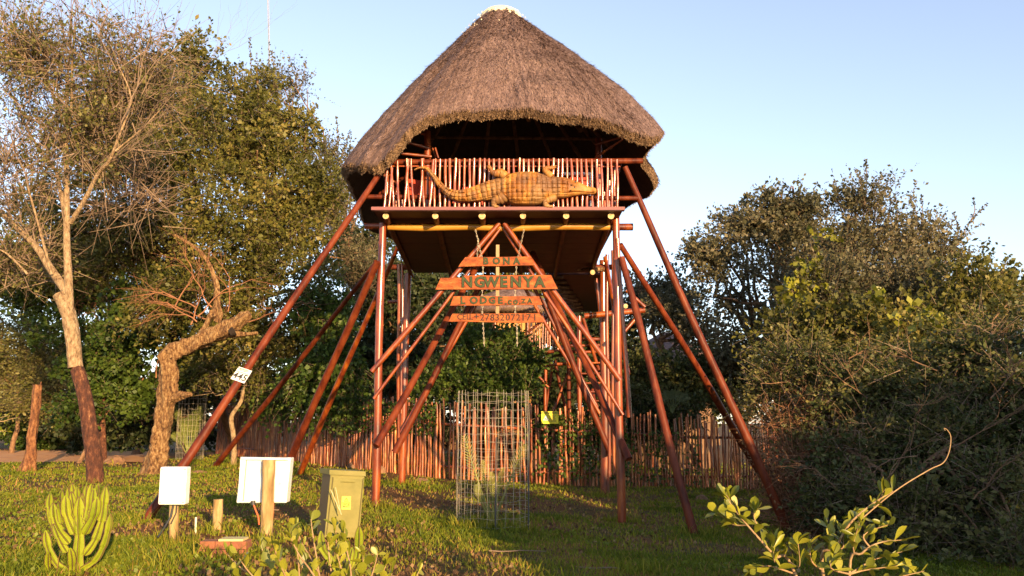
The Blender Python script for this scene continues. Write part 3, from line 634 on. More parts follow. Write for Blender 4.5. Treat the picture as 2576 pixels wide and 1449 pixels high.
# ---------------------------------------------------------------- crocodile carving
def croc():
    Yc = 14.60
    def CQ(x, y): return at(1006.2 + x * .21974, 377.3 + y * .21974, Yc)
    sp_ = [(150, 212, 5), (200, 186, 9), (255, 178, 13), (310, 196, 18), (350, 245, 24), (400, 310, 28), (445, 372, 33), (490, 425, 38), (540, 466, 46), (600, 498, 55), (680, 510, 64), (760, 506, 74),
           (840, 492, 84), (920, 472, 95), (1000, 456, 108), (1100, 440, 122), (1200, 434, 150), (1300, 434, 184), (1400, 434, 196), (1500, 434, 196), (1580, 432, 186), (1660, 426, 155), (1720, 420, 132),
           (1800, 416, 122), (1880, 416, 118), (1940, 418, 104), (2000, 424, 86), (2060, 430, 70), (2120, 440, 53), (2170, 448, 43), (2210, 452, 41), (2240, 454, 38), (2258, 456, 22), (2262, 457, 4)]
    A = np.array(sp_, float); d = np.r_[0, np.cumsum(np.hypot(np.diff(A[:, 0]), np.diff(A[:, 1])))]
    N = 340; s = np.linspace(0, d[-1], N)
    def sm(c):
        v = np.interp(s, d, A[:, c]); k = np.ones(7) / 7; return np.convolve(np.r_[[v[0]] * 3, v, [v[-1]] * 3], k, 'valid')
    cx, cy, w = sm(0), sm(1), sm(2); w[-1] = 3
    tx, ty = np.gradient(cx), np.gradient(cy); l = np.hypot(tx, ty); nx, ny = -ty / l, tx / l
    M = 72; a = np.linspace(0, math.pi, M)       # front half, seen from the road
    px = .21974 / FPX * Yc                        # metres per drawing unit
    V = []; band = []
    for i in range(N):
        dep = w[i] * px * (.74 + .10 * (cx[i] > 1240) * (cx[i] < 1700))
        head = cx[i] > 1930
        for j in range(M):
            t = -math.cos(a[j]); h = math.sin(a[j]) ** .8
            off = w[i] * t
            X, Yy = cx[i] + nx[i] * off, cy[i] + ny[i] * off
            up = 0.0
            if not head:
                pit = 58 if cx[i] > 700 else 44
                rows = max(2.0, w[i] / 26.0)
                g1 = abs(math.sin(math.pi * (s[i] + 9 * float(vn(off, s[i], 60, 8))) / pit)); g2 = abs(math.sin(math.pi * (off / 46.0 if w[i] > 60 else t * rows / 2) + .9))
                small = abs(t) > .80
                if small: g1 = abs(math.sin(math.pi * s[i] / 29)); g2 = abs(math.sin(math.pi * off / 24.0))
                up = (.5 if small else 1.0) * (min(1, g1 * 2.0) * min(1, g2 * 2.0)) * .040 + (.016 * max(0, math.sin(math.pi * (s[i] % pit) / pit)) if not small else 0)
                sc_ = math.sin(math.floor(s[i] / pit) * 12.9898 + math.floor(off / 46.0 + .29) * 78.233) * 43758.5453; up *= .55 + .75 * (sc_ - math.floor(sc_)); up += .012 * (float(vn(s[i], off, 34, 6)) - .5)
                up *= min(1, w[i] / 50)
                if cx[i] < 860 and abs(t) > .25 and w[i] > 20: up += .018 * g1 * abs(t)
            else:
                f = (cx[i] - 1930) / 330
                up = .030 * math.exp(-((t - .45) / .25) ** 2 - ((cx[i] - 2000) / 35) ** 2) + .03 * math.exp(-((t + .30) / .22) ** 2 - ((cx[i] - 1990) / 35) ** 2)
                up += .028 * math.exp(-(t / .6) ** 2 - ((cx[i] - 2232) / 18) ** 2) - .05 * math.exp(-((t - .62) / .06) ** 2) * (1 if cx[i] < 2230 else 0)
                up += .008 * float(vn(cx[i], off, 16, 3))
            z = h * dep + up * (h ** .5)
            p = CQ(X, Yy); V.append((p.x, Yc + .10 - z, p.z)); band.append(0)
    F = [(i * M + j, i * M + j + 1, (i + 1) * M + j + 1, (i + 1) * M + j) for i in range(N - 1) for j in range(M - 1)]
    base = len(V)
    for i in range(N): V.append((V[i * M][0], Yc + .13, V[i * M][2])); V.append((V[i * M + M - 1][0], Yc + .13, V[i * M + M - 1][2]))
    for i in range(N - 1):
        F.append((base + 2 * i, i * M, (i + 1) * M, base + 2 * i + 2)); F.append((i * M + M - 1, base + 2 * i + 1, base + 2 * i + 3, (i + 1) * M + M - 1))
        F.append((base + 2 * i + 1, base + 2 * i, base + 2 * i + 2, base + 2 * i + 3))
    m, nt, b = newmat('ochre_carving_paint'); Nn = nt.nodes.new; L = nt.links.new
    tc = Nn('ShaderNodeTexCoord'); sx = Nn('ShaderNodeSeparateXYZ'); L(tc.outputs['Object'], sx.inputs[0])
    n1 = Nn('ShaderNodeTexNoise'); n1.inputs['Scale'].default_value = 3.2; n1.inputs['Detail'].default_value = 6; L(tc.outputs['Object'], n1.inputs['Vector'])
    r1 = ramp(nt, [(.3, (.15, .048, .008)), (.46, (.27, .105, .018)), (.6, (.42, .20, .038)), (.76, (.28, .075, .016))]); L(n1.outputs['Fac'], r1.inputs[0])
    mp = Nn('ShaderNodeMapping'); mp.inputs['Scale'].default_value = (4.2, 0, 1.0); L(tc.outputs['Object'], mp.inputs[0])
    n2 = Nn('ShaderNodeTexNoise'); n2.inputs['Scale'].default_value = 1.3; n2.inputs['Detail'].default_value = 2; L(mp.outputs[0], n2.inputs['Vector'])
    r2 = ramp(nt, [(.46, (0, 0, 0)), (.54, (1, 1, 1))]); L(n2.outputs['Fac'], r2.inputs[0])
    ml = Nn('ShaderNodeMath'); ml.operation = 'MULTIPLY'; ml.inputs[1].default_value = .5; L(r2.outputs[0], ml.inputs[0])
    mx = Nn('ShaderNodeMix'); mx.data_type = 'RGBA'; L(ml.outputs[0], mx.inputs[0]); L(r1.outputs[0], mx.inputs[6]); mx.inputs[7].default_value = (.11, .075, .05, 1)
    L(mx.outputs[2], b.inputs['Base Color']); b.inputs['Roughness'].default_value = .6
    n3 = Nn('ShaderNodeTexNoise'); n3.inputs['Scale'].default_value = 60; L(tc.outputs['Object'], n3.inputs['Vector'])
    bp = Nn('ShaderNodeBump'); bp.inputs['Strength'].default_value = .4; bp.inputs['Distance'].default_value = .01; L(n3.outputs['Fac'], bp.inputs['Height']); L(bp.outputs[0], b.inputs['Normal'])
    org = CQ(1400, 640)
    root = empty('crocodile_carving', org, 'large ochre carved crocodile with scaly back fixed along the deck railing', 'sculpture')
    link('body', np_mesh('body', V, F, m, smooth=True, origin=tuple(org)), root, org)
    for ex_, ey_ in ((2000, 392), (1992, 452)):
        e = CQ(ex_, ey_); mb = MB(); r_ = .016; rows = []
        for a_ in range(5):
            f = a_ / 4 * 1.3; rows.append([Vector((e.x + r_ * math.cos(f) * math.cos(q * .785), Yc - .155 - r_ * math.sin(f), e.z + r_ * math.cos(f) * math.sin(q * .785))) for q in range(8)])
        vs = [p for r in rows for p in r]; mb.add(vs, [(i * 8 + j, i * 8 + (j + 1) % 8, (i + 1) * 8 + (j + 1) % 8, (i + 1) * 8 + j) for i in range(4) for j in range(8)] + [tuple(32 + j for j in range(8))]); build('eye', mb, DKM, root)
    # legs: lumpy scaled limbs with toes
    def limbm(path, toes):
        mb = MB(); pts = []; rd = []
        P_ = np.array(path, float)
        for k in range(24):
            t = k / 23 * (len(path) - 1); i = min(int(t), len(path) - 2); f = t - i; f2 = f * f * (3 - 2 * f)
            x, y, r = P_[i] * (1 - f2) + P_[i + 1] * f2
            q = CQ(x, y); pts.append(Vector((q.x, Yc + .03 - r * px * .35, q.z))); rd.append(r * px * (1 + (.07 if k % 3 == 0 else -.04)))
        mb.tube(pts, rd, 18, jag=.05)
        for tx_, ty_ in toes:
            e = CQ(tx_, ty_); mb.tube([pts[-2], pts[-1].lerp(e, .5) + Vector((0, -.02, 0)), Vector((e.x, Yc + .02, e.z))], [.022, .018, .005], 7)
        build('leg', mb, m, root)
    limbm([(1215, 310, 55), (1160, 262, 52), (1095, 268, 44), (1055, 250, 30), (1035, 210, 24)], [(992, 178), (1008, 165), (1030, 172), (1065, 205), (995, 200)])
    limbm([(1740, 310, 44), (1690, 262, 42), (1655, 226, 34), (1690, 198, 26), (1735, 205, 20)], [(1795, 175), (1790, 198), (1770, 215), (1745, 165), (1760, 225)])
    limbm([(1200, 520, 84), (1150, 560, 66), (1085, 580, 46), (1070, 625, 30), (1095, 645, 22)], [(1130, 655), (1100, 662), (1075, 660), (1140, 645)])
    limbm([(1790, 540, 46), (1720, 560, 46), (1665, 585, 38), (1665, 630, 30), (1710, 645, 22)], [(1765, 640), (1760, 655), (1735, 662), (1700, 662)])
croc()
# ---------------------------------------------------------------- hanging name boards
def glyphs(text, size, extrude=.004, offset=0.0):
    c = bpy.data.curves.new('lettering', 'FONT'); c.body = text; c.size = size; c.extrude = extrude; c.offset = offset
    c.align_x = 'CENTER'; c.align_y = 'CENTER'; c.resolution_u = 2
    o = bpy.data.objects.new('lettering', c); COL.objects.link(o)
    dg = bpy.context.evaluated_depsgraph_get(); me = bpy.data.meshes.new_from_object(o.evaluated_get(dg))
    vs = [Vector(v.co) for v in me.vertices]; fs = [tuple(p.vertices) for p in me.polygons]
    bpy.data.objects.remove(o); bpy.data.curves.remove(c); bpy.data.meshes.remove(me); return vs, fs
def word(mb, text, pos, size, tf, m=0, offset=0.0, sy=1.0, skew=0.0):
    vs, fs = glyphs(text, size, offset=offset)
    mb.add([tf(pos, v.x + skew * v.y, v.y * sy, v.z) for v in vs], fs, m)
GRN = noisy('green_carved_letter', [(.3, (.015, .026, .008)), (.6, (.04, .06, .014)), (.8, (.12, .12, .04))], 60, .8)
INK = plain('burnt_letter', (.03, .015, .01), .8)
SIGNW = noisy('orange_brown_board', [(.32, (.13, .024, .006)), (.45, (.25, .055, .010)), (.58, (.35, .09, .016)), (.72, (.44, .16, .04))], 5, .6, .6, (1, 1, 2.5), spec=.25, bscale=22)
YS = 15.02
sign = empty('name_sign', at(1255, 580, YS), 'four hanging orange-brown boards reading BONA NGWENYA LODGE.co.ZA with a cell number', 'sign')
def zs(x, y): return (1069.1 + x * .1996, 540.9 + y * .1998)
def board(outline, letters, lm=GRN, lab=None):
    """outline in drawing units, clockwise from upper left"""
    mb = MB(); pts = []
    n = len(outline)
    for i in range(n):
        a, b = outline[i], outline[(i + 1) % n]; k = 5
        for q in range(k):
            t = q / k; jx, jy = (random.uniform(-2.5, 2.5), random.uniform(-2.5, 2.5)) if q else (0, 0)
            u, v = zs(a[0] * (1 - t) + b[0] * t + jx, a[1] * (1 - t) + b[1] * t + jy); pts.append(at(u, v, YS))
    m = len(pts); back = [p + Vector((0, .035, 0)) for p in pts]
    mb.add(pts + back, [tuple(range(m - 1, -1, -1)), tuple(range(m, 2 * m))] + [(i, (i + 1) % m, (i + 1) % m + m, i + m) for i in range(m)])
    o = build('board', mb, SIGNW, sign)
    if lab: o['label'] = lab
    lt = MB()
    def tf(pos, x, y, z): return Vector((pos.x + x, YS - .006 - z * .8, pos.z + y))
    for ch, x, y, h in letters:
        u, v = zs(x, y); p = at(u, v, YS); size = h * .1998 / FPX * YS / .70
        rz = random.uniform(-.05, .05)
        if lm is GRN:
            word(lt, ch, p, size, tf, 1, offset=size * .050)
            vs, fs = glyphs(ch, size, .006, size * .018)
            lt.add([Vector((p.x + v.x, YS - .010 - v.z * .8, p.z + v.y)) for v in vs], fs, 0)
        else: word(lt, ch, p, size, tf, 1, offset=size * .004)
    build('lettering', lt, [lm, INK], o)
    return o
random.seed(5)
board([(505, 530), (1335, 522), (1385, 632), (420, 650)], [('B', 765, 583, 84), ('O', 900, 583, 84), ('N', 1025, 583, 84), ('A', 1155, 583, 84)], lab='short top board reading BONA')
board([(200, 790), (470, 790), (500, 762), (1590, 756), (1675, 930), (130, 938)], [('N', 530, 850, 132), ('G', 690, 850, 132), ('W', 835, 850, 128), ('E', 990, 850, 132), ('N', 1145, 850, 132), ('Y', 1300, 850, 132), ('A', 1445, 850, 132)], lab='widest board reading NGWENYA')
board([(360, 1022), (1440, 1022), (1482, 1132), (315, 1140)], [('L', 475, 1080, 88), ('O', 615, 1080, 88), ('D', 735, 1078, 88), ('G', 845, 1078, 84), ('E', 948, 1078, 84), ('.', 1018, 1090, 80), ('c', 1068, 1090, 76), ('o', 1140, 1090, 76), ('.', 1195, 1090, 70), ('Z', 1242, 1087, 54), ('A', 1320, 1085, 60)], lab='third board reading LODGE.co.ZA')
cell = [('C', 438, 1285), ('E', 495, 1285), ('L', 545, 1285), ('L', 582, 1285), ('+', 650, 1283), ('2', 722, 1293), ('7', 785, 1293), ('8', 850, 1295), ('3', 912, 1293), ('2', 975, 1293), ('0', 1045, 1293), ('7', 1110, 1295), ('2', 1175, 1293), ('1', 1238, 1293), ('7', 1305, 1293), ('1', 1385, 1293)]
board([(345, 1242), (1445, 1238), (1510, 1350), (1100, 1356), (480, 1340), (295, 1340)], [(c, x, y, 72 if x < 620 else 84) for c, x, y in cell], lm=INK, lab='lowest board with the cell number')
# stiff lath behind the boards
mb = MB(); a, b = at(1251.5, 616, YS + .06), at(1252, 790, YS + .06); mb.box((a + b) / 2, (pw(8.5, YS), .02, (a - b).length)); build('lath', mb, noisy('bare_lath', [(.3, (.30, .17, .08)), (.7, (.46, .29, .15))], 6, .8, .2, (1, 1, .2)), sign)
CH = plain('pale_galvanised_chain', (.50, .42, .30), .45, .6)
lk = MB(); ring = []
for i in range(10):
    q = 2 * math.pi * i / 10; ring.append(Vector((.011 * math.cos(q), 0, .026 * math.sin(q))))
lk.tube(ring + [ring[0]], .0045, 5, cap=None); linkmesh = lk.mesh('chain_link', CH)
def chain(u0, v0, u1, v1, Y, Yb=None):
    a, b = at(u0, v0, Y), at(u1, v1, Yb or Y); n = max(3, int((b - a).length / .043)); d = (b - a).normalized()
    q = Vector((0, 0, 1)).rotation_difference(-d)
    ce = MB(); ce.tube([a, a + Vector((0, 0, .01))], .004, 5); top = build('chain', ce, CH, sign, a)
    for i in range(n):
        o = link('chain_link', linkmesh, top, a.lerp(b, (i + .5) / n)); o.rotation_mode = 'QUATERNION'
        from mathutils import Quaternion
        o.rotation_quaternion = q @ Quaternion((0, 0, 1), (i % 2) * math.pi / 2 + .3)
chain(1196, 578, 1212, 648, YS - .06, YS + .03); chain(1203, 600, 1200, 648, YS - .03, YS + .05); chain(1318, 578, 1303, 648, YS - .06, YS + .03)
chain(1215, 670, 1215, 694, YS + .03); chain(1299, 670, 1298, 694, YS + .03)
chain(1213, 727, 1213, 746, YS + .03); chain(1296, 727, 1296, 746, YS + .03)
chain(1214, 768, 1213, 789, YS + .03); chain(1296, 768, 1296, 789, YS + .03)
chain(1215, 811, 1218, 872, YS + .03); chain(1300, 811, 1301, 872, YS + .03)

# ---------------------------------------------------------------- stick fence
fence = empty('stick_fence', hit(1240, 1200), 'long fence of upright reddish sticks standing behind the tower', 'fence')
FP = [(553, 38, 0), (700, 31.5, 0), (930, 25.2, 0), (1100, 23.4, 0), (1340, 23.3, 0), (1560, 24.0, 0), (1740, 25, 0), (2120, 27.5, 0)]
fp = []
for (u, Y, _) in FP:
    x = (u - 1288) / FPX * Y * .995; fp.append(Vector((x, Y, 0)))
def fence_at(s):
    for a, b in zip(fp, fp[1:]):
        L = (b - a).length
        if s <= L: return a.lerp(b, s / L)
        s -= L
    return fp[-1]
FL = sum((b - a).length for a, b in zip(fp, fp[1:]))
FST = noisy('reddish_fence_stick', [(.34, (.09, .015, .004)), (.46, (.22, .05, .012)), (.58, (.38, .12, .03)), (.70, (.62, .33, .12))], 7, .4, .4, (1, 1, .25), coat=.35, rnd=.4, bscale=20)
fm = []
for i in range(9):
    mb = MB(); ph = random.uniform(0, 6); am = random.uniform(.006, .016)
    pts = [Vector((am * math.sin(ph + j * .9) + .008 * random.uniform(-1, 1), .01 * math.cos(ph + j), 1.95 * j / 9)) for j in range(10)]
    r0 = random.uniform(.030, .041); mb.tube(pts, [r0 * (1 - .03 * j) * random.uniform(.9, 1.1) for j in range(10)], 7); fm.append(mb.mesh('stick', FST))
nst = 296
for i in range(nst):
    p = fence_at(FL * (i + random.uniform(-.2, .2) + .3) / nst); g = G(p.x, p.y)
    o = link('stick', random.choice(fm), fence, (p.x, p.y + random.uniform(-.03, .03), g - .04))
    o.rotation_euler = (random.uniform(-.02, .02), random.uniform(-.03, .03), random.uniform(0, 6.28)); o.scale = (1, 1, random.uniform(.99, 1.12))
for h in (.32, 1.45):
    for a, b in zip(fp, fp[1:]):
        pole('rail', Vector((a.x, a.y + .06, G(a.x, a.y) + h)), Vector((b.x, b.y + .06, G(b.x, b.y) + h)), .04, m=POLE, parent=fence, n=7)

# yellow warning plate on the fence
YEL = plain('yellow_plate', (.80, .66, .01), .5); BLK = plain('black_print', (.03, .03, .03), .6); WHP = plain('white_print', (.8, .8, .8), .5)
Yp = 23.15
a, b = at(1361.5, 1035, Yp), at(1405, 1066, Yp)
ws = empty('warning_plate', ((a.x + b.x) / 2, Yp, b.z), 'yellow rectangular warning plate with a white triangle on the stick fence', 'sign')
mb = MB(); c = (a + b) / 2; mb.box(c, (b.x - a.x, .012, a.z - b.z)); build('plate', mb, YEL, ws)
def tfp(pos, x, y, z): return Vector((pos.x + x, pos.y - z, pos.z + y))
mb = MB(); w, h = b.x - a.x, a.z - b.z
word(mb, 'WAARSKUWING', Vector((c.x, Yp - .012, a.z - h * .13)), .062, tfp, 0, offset=.001)
for k, t in enumerate(('BEWARE OF', 'A LARGE', 'ELECTRIC', 'FENCING')): pass
for k in range(7): # unreadable small lines of print
    mb.box((c.x + w * (.14 if k < 5 else .05), Yp - .009, a.z - h * (.32 + k * .085)), (w * (.42 - .05 * (k % 3)) if k < 5 else w * .6, .002, .009))
build('print', mb, BLK, ws)
mb = MB(); tx = a.x + w * .27; tz = a.z - h * .72
mb.add([Vector((tx - w * .17, Yp - .010, tz)), Vector((tx + w * .17, Yp - .010, tz)), Vector((tx, Yp - .010, tz + h * .44))], [(0, 1, 2)]); tr = build('triangle', mb, WHP, ws)
mb = MB(); mb.box((tx, Yp - .013, tz + h * .12), (w * .19, .002, .02), Matrix.Rotation(.5, 3, 'Y')); mb.box((tx - w * .04, Yp - .0125, tz + h * .07), (w * .12, .002, .016), Matrix.Rotation(-.25, 3, 'Y')); build('symbol', mb, BLK, tr)

# number plate 445 on the leading strut
pl = [(621.5, 921.3), (634.0, 931.3), (616.8, 962.5), (581.5, 953.3)]
def pz(x, y): return ((910 + x / 14.49) * .6289, (1450 + y / 14.49) * .6289)
fz = foot(352, 1312); tz_ = at(958, 432, 15.0)
uu = 0; 
def strutY(v):
    # distance of the strut where it shows at height v
    lo, hi = 0., 1.
    for _ in range(40):
        t = (lo + hi) / 2; p = fz.lerp(tz_, t); q = p - Vector((0, 0, CAMZ)); dv = (q.z * cp - q.y * sp) / (q.y * cp + q.z * sp); vv = 724.5 - dv * FPX
        if vv > v: lo = t
        else: hi = t
    return p.y
Yn = strutY(940) - .16
np_ = empty('number_plate', at(*pz(800, 1100), Yn), 'white plate numbered 445 nailed to the longest left strut', 'sign')
mb = MB(); q = [at(*pz(x, y), Yn) for x, y in ((660, 235), (1425, 490), (960, 1215), (175, 935))]; mb.add(q + [p + Vector((0, .01, 0)) for p in q], [(3, 2, 1, 0), (4, 5, 6, 7), (0, 1, 5, 4), (1, 2, 6, 5), (2, 3, 7, 6), (3, 0, 4, 7)])
plate = build('plate', mb, plain('white_plate', (.8, .8, .78), .5), np_)
ex = (q[1] - q[0]).normalized(); ey = (q[0] - q[3]).normalized()
def tfn(pos, x, y, z): return pos + ex * x + ey * y + Vector((0, -z * .5 - .003, 0))
mb = MB(); word(mb, '445', at(*pz(730, 830), Yn - .003), .15, tfn, 0, offset=.003)
word(mb, 'SECURITY', at(*pz(960, 495), Yn - .003), .036, tfn); mb.box(at(*pz(900, 385), Yn - .003), (.18, .002, .009), Matrix.Rotation(.3, 3, 'Y'))
mb.box(at(*pz(860, 590), Yn - .003), (.2, .002, .008), Matrix.Rotation(.3, 3, 'Y'))
build('print', mb, BLK, plate)

# ---------------------------------------------------------------- service boxes and posts
WOODP = noisy('weathered_creosote_post', [(.3, (.13, .07, .025)), (.46, (.30, .19, .07)), (.6, (.45, .31, .14)), (.75, (.22, .17, .05))], 8, .85, .8, (1, 1, .2), bscale=18)
def wpost(loc, top, r, label, cat='post', wob=0, name='wooden_post', parent=None, r2=None):
    mb = MB(); a, b = Vector(loc), Vector(top); pts = [a.lerp(b, i / 8) for i in range(9)]
    mb.tube(pts, [(r + ((r2 or r) - r) * i / 8) * random.uniform(.95, 1.05) for i in range(9)], 14, jag=.04)
    o = build(name, mb, WOODP, parent, a)
    if parent is None: tag(o, label, cat)
    return o
def panelbox(mb, c, w, h, d, bev=.02, m=0, lean=0):
    """rounded-corner cabinet door"""
    pts = []
    for sx, sz, a0 in ((1, 1, 0), (-1, 1, 90), (-1, -1, 180), (1, -1, 270)):
        for k in range(4):
            an = math.radians(a0 + k * 30); pts.append((sx * (w / 2 - bev) + bev * math.cos(an), sz * (h / 2 - bev) + bev * math.sin(an)))
    n = len(pts); c = Vector(c); f = [c + Vector((x + lean * z, -d / 2, z)) for x, z in pts]; g = [c + Vector((x + lean * z, d / 2, z)) for x, z in pts]
    f2 = [c + Vector(((x * .97) + lean * z, -d / 2 - .008, z * .97)) for x, z in pts]
    mb.add(f + g + f2, [tuple(range(3 * n - 1, 2 * n - 1, -1)), tuple(range(n, 2 * n))] + [(i, i + n, (i + 1) % n + n, (i + 1) % n) for i in range(n)] + [(i, (i + 1) % n, (i + 1) % n + 2 * n, i + 2 * n) for i in range(n)], m)
# small white meter box
Ym = 10.4
mbx = empty('meter_box', (at(437, 1365, Ym).x, Ym, G(at(437, 1365, Ym).x, Ym)), 'small white meter box on a short wooden stake at the foot of the long strut', 'meter box')
mb = MB(); c = at(439.5, 1221, Ym - .12); panelbox(mb, c, pw(65, Ym), pw(89, Ym), .11, .018); bx = build('enclosure', mb, WHITE, mbx)
mb = MB(); mb.tube([Vector((c.x + .02 + .055 * math.cos(q), c.y - .067, c.z + .0 + .055 * math.sin(q))) for q in [math.pi + i * math.pi / 10 for i in range(11)]], .0035, 5); build('emboss', mb, WHITE, bx)
mb = MB()
for sx_ in (-1, 1):
    for sz_ in (-1, 1): q = c + Vector((sx_ * .135, -.064, sz_ * .19)); mb.tube([q, q + Vector((0, -.006, 0))], .007, 6)
build('screws', mb, DKM, bx)
wpost(at(437, 1372, Ym), at(438, 1240, Ym), .055, None, name='post', parent=mbx)
mb = MB(); mb.tube([at(437, 1268, Ym - .1), at(430, 1300, Ym - .12), at(412, 1330, Ym - .2), at(397, 1352, Ym - .3)], .012, 6); mb.tube([at(445, 1268, Ym - .1), at(443, 1290, Ym - .1), at(430, 1318, Ym - .1)], .008, 6); build('cable', mb, BLK, mbx)
# big white cabinet
Yb = 11.2
cb = empty('junction_cabinet', (at(672, 1350, Yb).x, Yb, G(at(672, 1350, Yb).x, Yb)), 'large white cabinet mounted behind a thick round wooden post', 'cabinet')
mb = MB(); c = at(668, 1207, Yb + .14)
panelbox(mb, c, pw(122, Yb + .1), pw(108, Yb + .1), .16, .012, lean=.06); en = build('enclosure', mb, WHITE, cb)
mb = MB(); q0, q1 = at(619, 1157, Yb), at(609, 1261, Yb); lean = (q0.x - q1.x) / (q0.z - q1.z)
mb.add([at(605, 1151, Yb + .02), at(619, 1157, Yb + .035), at(611, 1260, Yb + .035), at(598.5, 1258, Yb + .02)], [(0, 3, 2, 1)]); build('side_flange', mb, WHITE, en)
mb = MB(); mb.tube([at(620, 1158, Yb + .03), at(611.5, 1260, Yb + .03)], .007, 6); build('seam', mb, plain('grey_seam', (.3, .28, .22), .7), en)
mb = MB(); mb.add([at(605, 1150, Yb + .01), at(724, 1152, Yb + .01), at(727, 1157, Yb - .02), at(608, 1156, Yb - .02)], [(3, 2, 1, 0)]); mb.add([at(605, 1150, Yb + .01), at(724, 1152, Yb + .01), at(724, 1151, Yb + .2), at(606, 1149, Yb + .2)], [(0, 1, 2, 3)]); build('lid', mb, WHITE, en)
wpost(at(670, 1362, Yb - .05), at(677, 1157, Yb - .05), pw(30, Yb) / 2, None, name='post', parent=cb, r2=pw(31, Yb) / 2)
ORG = plain('orange_conduit', (.6, .12, .04), .6)
mb = MB(); mb.tube([at(637, 1262, Yb), at(640, 1275, Yb), at(650, 1300, Yb), at(652, 1320, Yb)], .012, 6); mb.tube([at(688, 1262, Yb + .05), at(687, 1290, Yb + .05), at(684, 1345, Yb + .05)], .011, 6); build('conduit', mb, ORG, cb)
mb = MB(); mb.tube([at(637, 1260, Yb), at(637, 1270, Yb)], .03, 8); build('gland', mb, DKM, cb)
# green kiosk
KG = noisy('khaki_green_paint', [(.3, (.16, .145, .03)), (.5, (.21, .185, .042)), (.75, (.25, .21, .06))], 4, .55, .03)
KD = plain('dark_khaki_paint', (.12, .10, .03), .6)
Yk = 10.9
ko = hit(858, 1340)
kc = empty('electrical_kiosk', ko, 'khaki green electrical kiosk with a yellow danger sticker, left of the front left leg', 'electrical box')
def kq(u, v, dy=0): return at(u, v, Yk + dy)
mb = MB(); f = [kq(832, 1190), kq(917, 1193), kq(903, 1352), kq(816, 1352)]; dpt = .34
sl = Vector((-.175, dpt, .0)); bk = [p + sl for p in f]
mb.add(f + bk, [(3, 2, 1, 0), (4, 5, 6, 7), (0, 1, 5, 4), (1, 2, 6, 5)]); body = build('body', mb, KG, kc)
mb = MB(); mb.add([f[3], f[0], bk[0], bk[3]], [(0, 1, 2, 3)]); build('side_panel', mb, plain('shade_brown_panel', (.13, .095, .045), .7), kc)  # side turned from the sun; its shade is put into the darker colour
mb = MB(); c0, c1 = kq(829, 1182, -.03), kq(920, 1186, -.03); e0, e1 = kq(829, 1194, -.03), kq(920, 1198, -.03); fr = [c0, c1, e1, e0]; mb.add(fr + [p + sl * 1.2 for p in fr], [(3, 2, 1, 0), (4, 5, 6, 7), (0, 1, 5, 4), (1, 2, 6, 5), (3, 0, 4, 7), (2, 3, 7, 6)]); build('lid', mb, KG, kc)
mb = MB(); g = [kq(839, 1203, -.015), kq(912, 1206, -.015), kq(898, 1340, -.015), kq(823, 1340, -.015)]; mb.add(g + [p + Vector((0, .012, 0)) for p in g], [(3, 2, 1, 0), (0, 1, 5, 4), (1, 2, 6, 5), (2, 3, 7, 6), (3, 0, 4, 7)]); dr = build('door', mb, KG, kc)
mb = MB(); mb.tube([kq(837.5, 1200, -.004), kq(821, 1345, -.004)], .006, 5); mb.tube([kq(914, 1203, -.004), kq(900, 1345, -.004)], .006, 5); build('door_seam', mb, KD, dr)
mb = MB(); mb.tube([kq(858, 1212, -.025), kq(892, 1213, -.025)], .006, 5); build('handle', mb, KG, dr)
mb = MB(); mb.box(kq(871, 1265, -.02), (pw(22, Yk), .004, pw(31, Yk))); st = build('sticker', mb, plain('yellow_green_sticker', (.75, .78, .10), .5), dr)
mb = MB(); cc = kq(871, 1265, -.026)
t3 = [cc + Vector((-.024, 0, .018)), cc + Vector((.024, 0, .018)), cc + Vector((0, 0, .062))]
for i in range(3): mb.tube([t3[i], t3[(i + 1) % 3]], .003, 4)
mb.tube([cc + Vector((.004, 0, .045)), cc + Vector((-.004, 0, .034)), cc + Vector((.004, 0, .034)), cc + Vector((-.002, 0, .024))], .0018, 4)
for k, t in enumerate(('DANGER', 'GEVAAR', 'INGOZI')): word(mb, t, cc + Vector((0, 0, -.002 - .022 * k)), .024, tfp)
build('print', mb, BLK, dr)
# dry reed stalks leaning on the kiosk
mb = MB(); mb.tube([kq(859, 1295, -.2), kq(832, 1232, -.12)], .006, 5); mb.tube([kq(857, 1290, -.2), kq(844, 1226, -.12)], .005, 5)
tag(build('dry_stalks', mb, noisy('dry_reed', [(.3, (.5, .38, .18)), (.7, (.62, .5, .28))], 5, .8)), 'two dry straw-coloured stalks leaning on the khaki kiosk', 'stalks')
tag(wpost(Vector(hit(547, 1340)) - Vector((0, 0, .1)), at(549, 1256, hit(547, 1340).y), pw(25, 10.8) / 2, None, parent=None), 'short lichen-spotted post between the two white boxes', 'post')
mb = MB(); h_ = hit(492, 1344); mb.tube([h_ - Vector((0, 0, .05)), at(493, 1301, h_.y)], .014, 8); tag(build('marker_pipe', mb, plain('cream_pipe', (.8, .72, .5), .4)), 'thin cream marker pipe sticking out of the grass', 'pipe')
# low brick block
bp = hit(560, 1402); bk = empty('brick_block', bp, 'low reddish brick block half hidden in grass below the big white cabinet', 'brick block')
BR = noisy('old_red_brick', [(.3, (.18, .06, .03)), (.7, (.34, .13, .06))], 9, .9, .5); BY_ = plain('cream_tile', (.62, .50, .22), .6)
for r_ in range(2):
    for c_ in range(3):
        mb = MB(); mb.box(Vector((bp.x - .17 + c_ * .17 + (.03 if r_ else 0), bp.y + random.uniform(-.01, .01), bp.z + .05 + r_ * .085)), (.16, .2, .078)); build('brick', mb, BR, bk)
mb = MB(); mb.box(Vector((bp.x + .11, bp.y, bp.z + .187)), (.26, .21, .022)); build('tile', mb, BY_, bk)
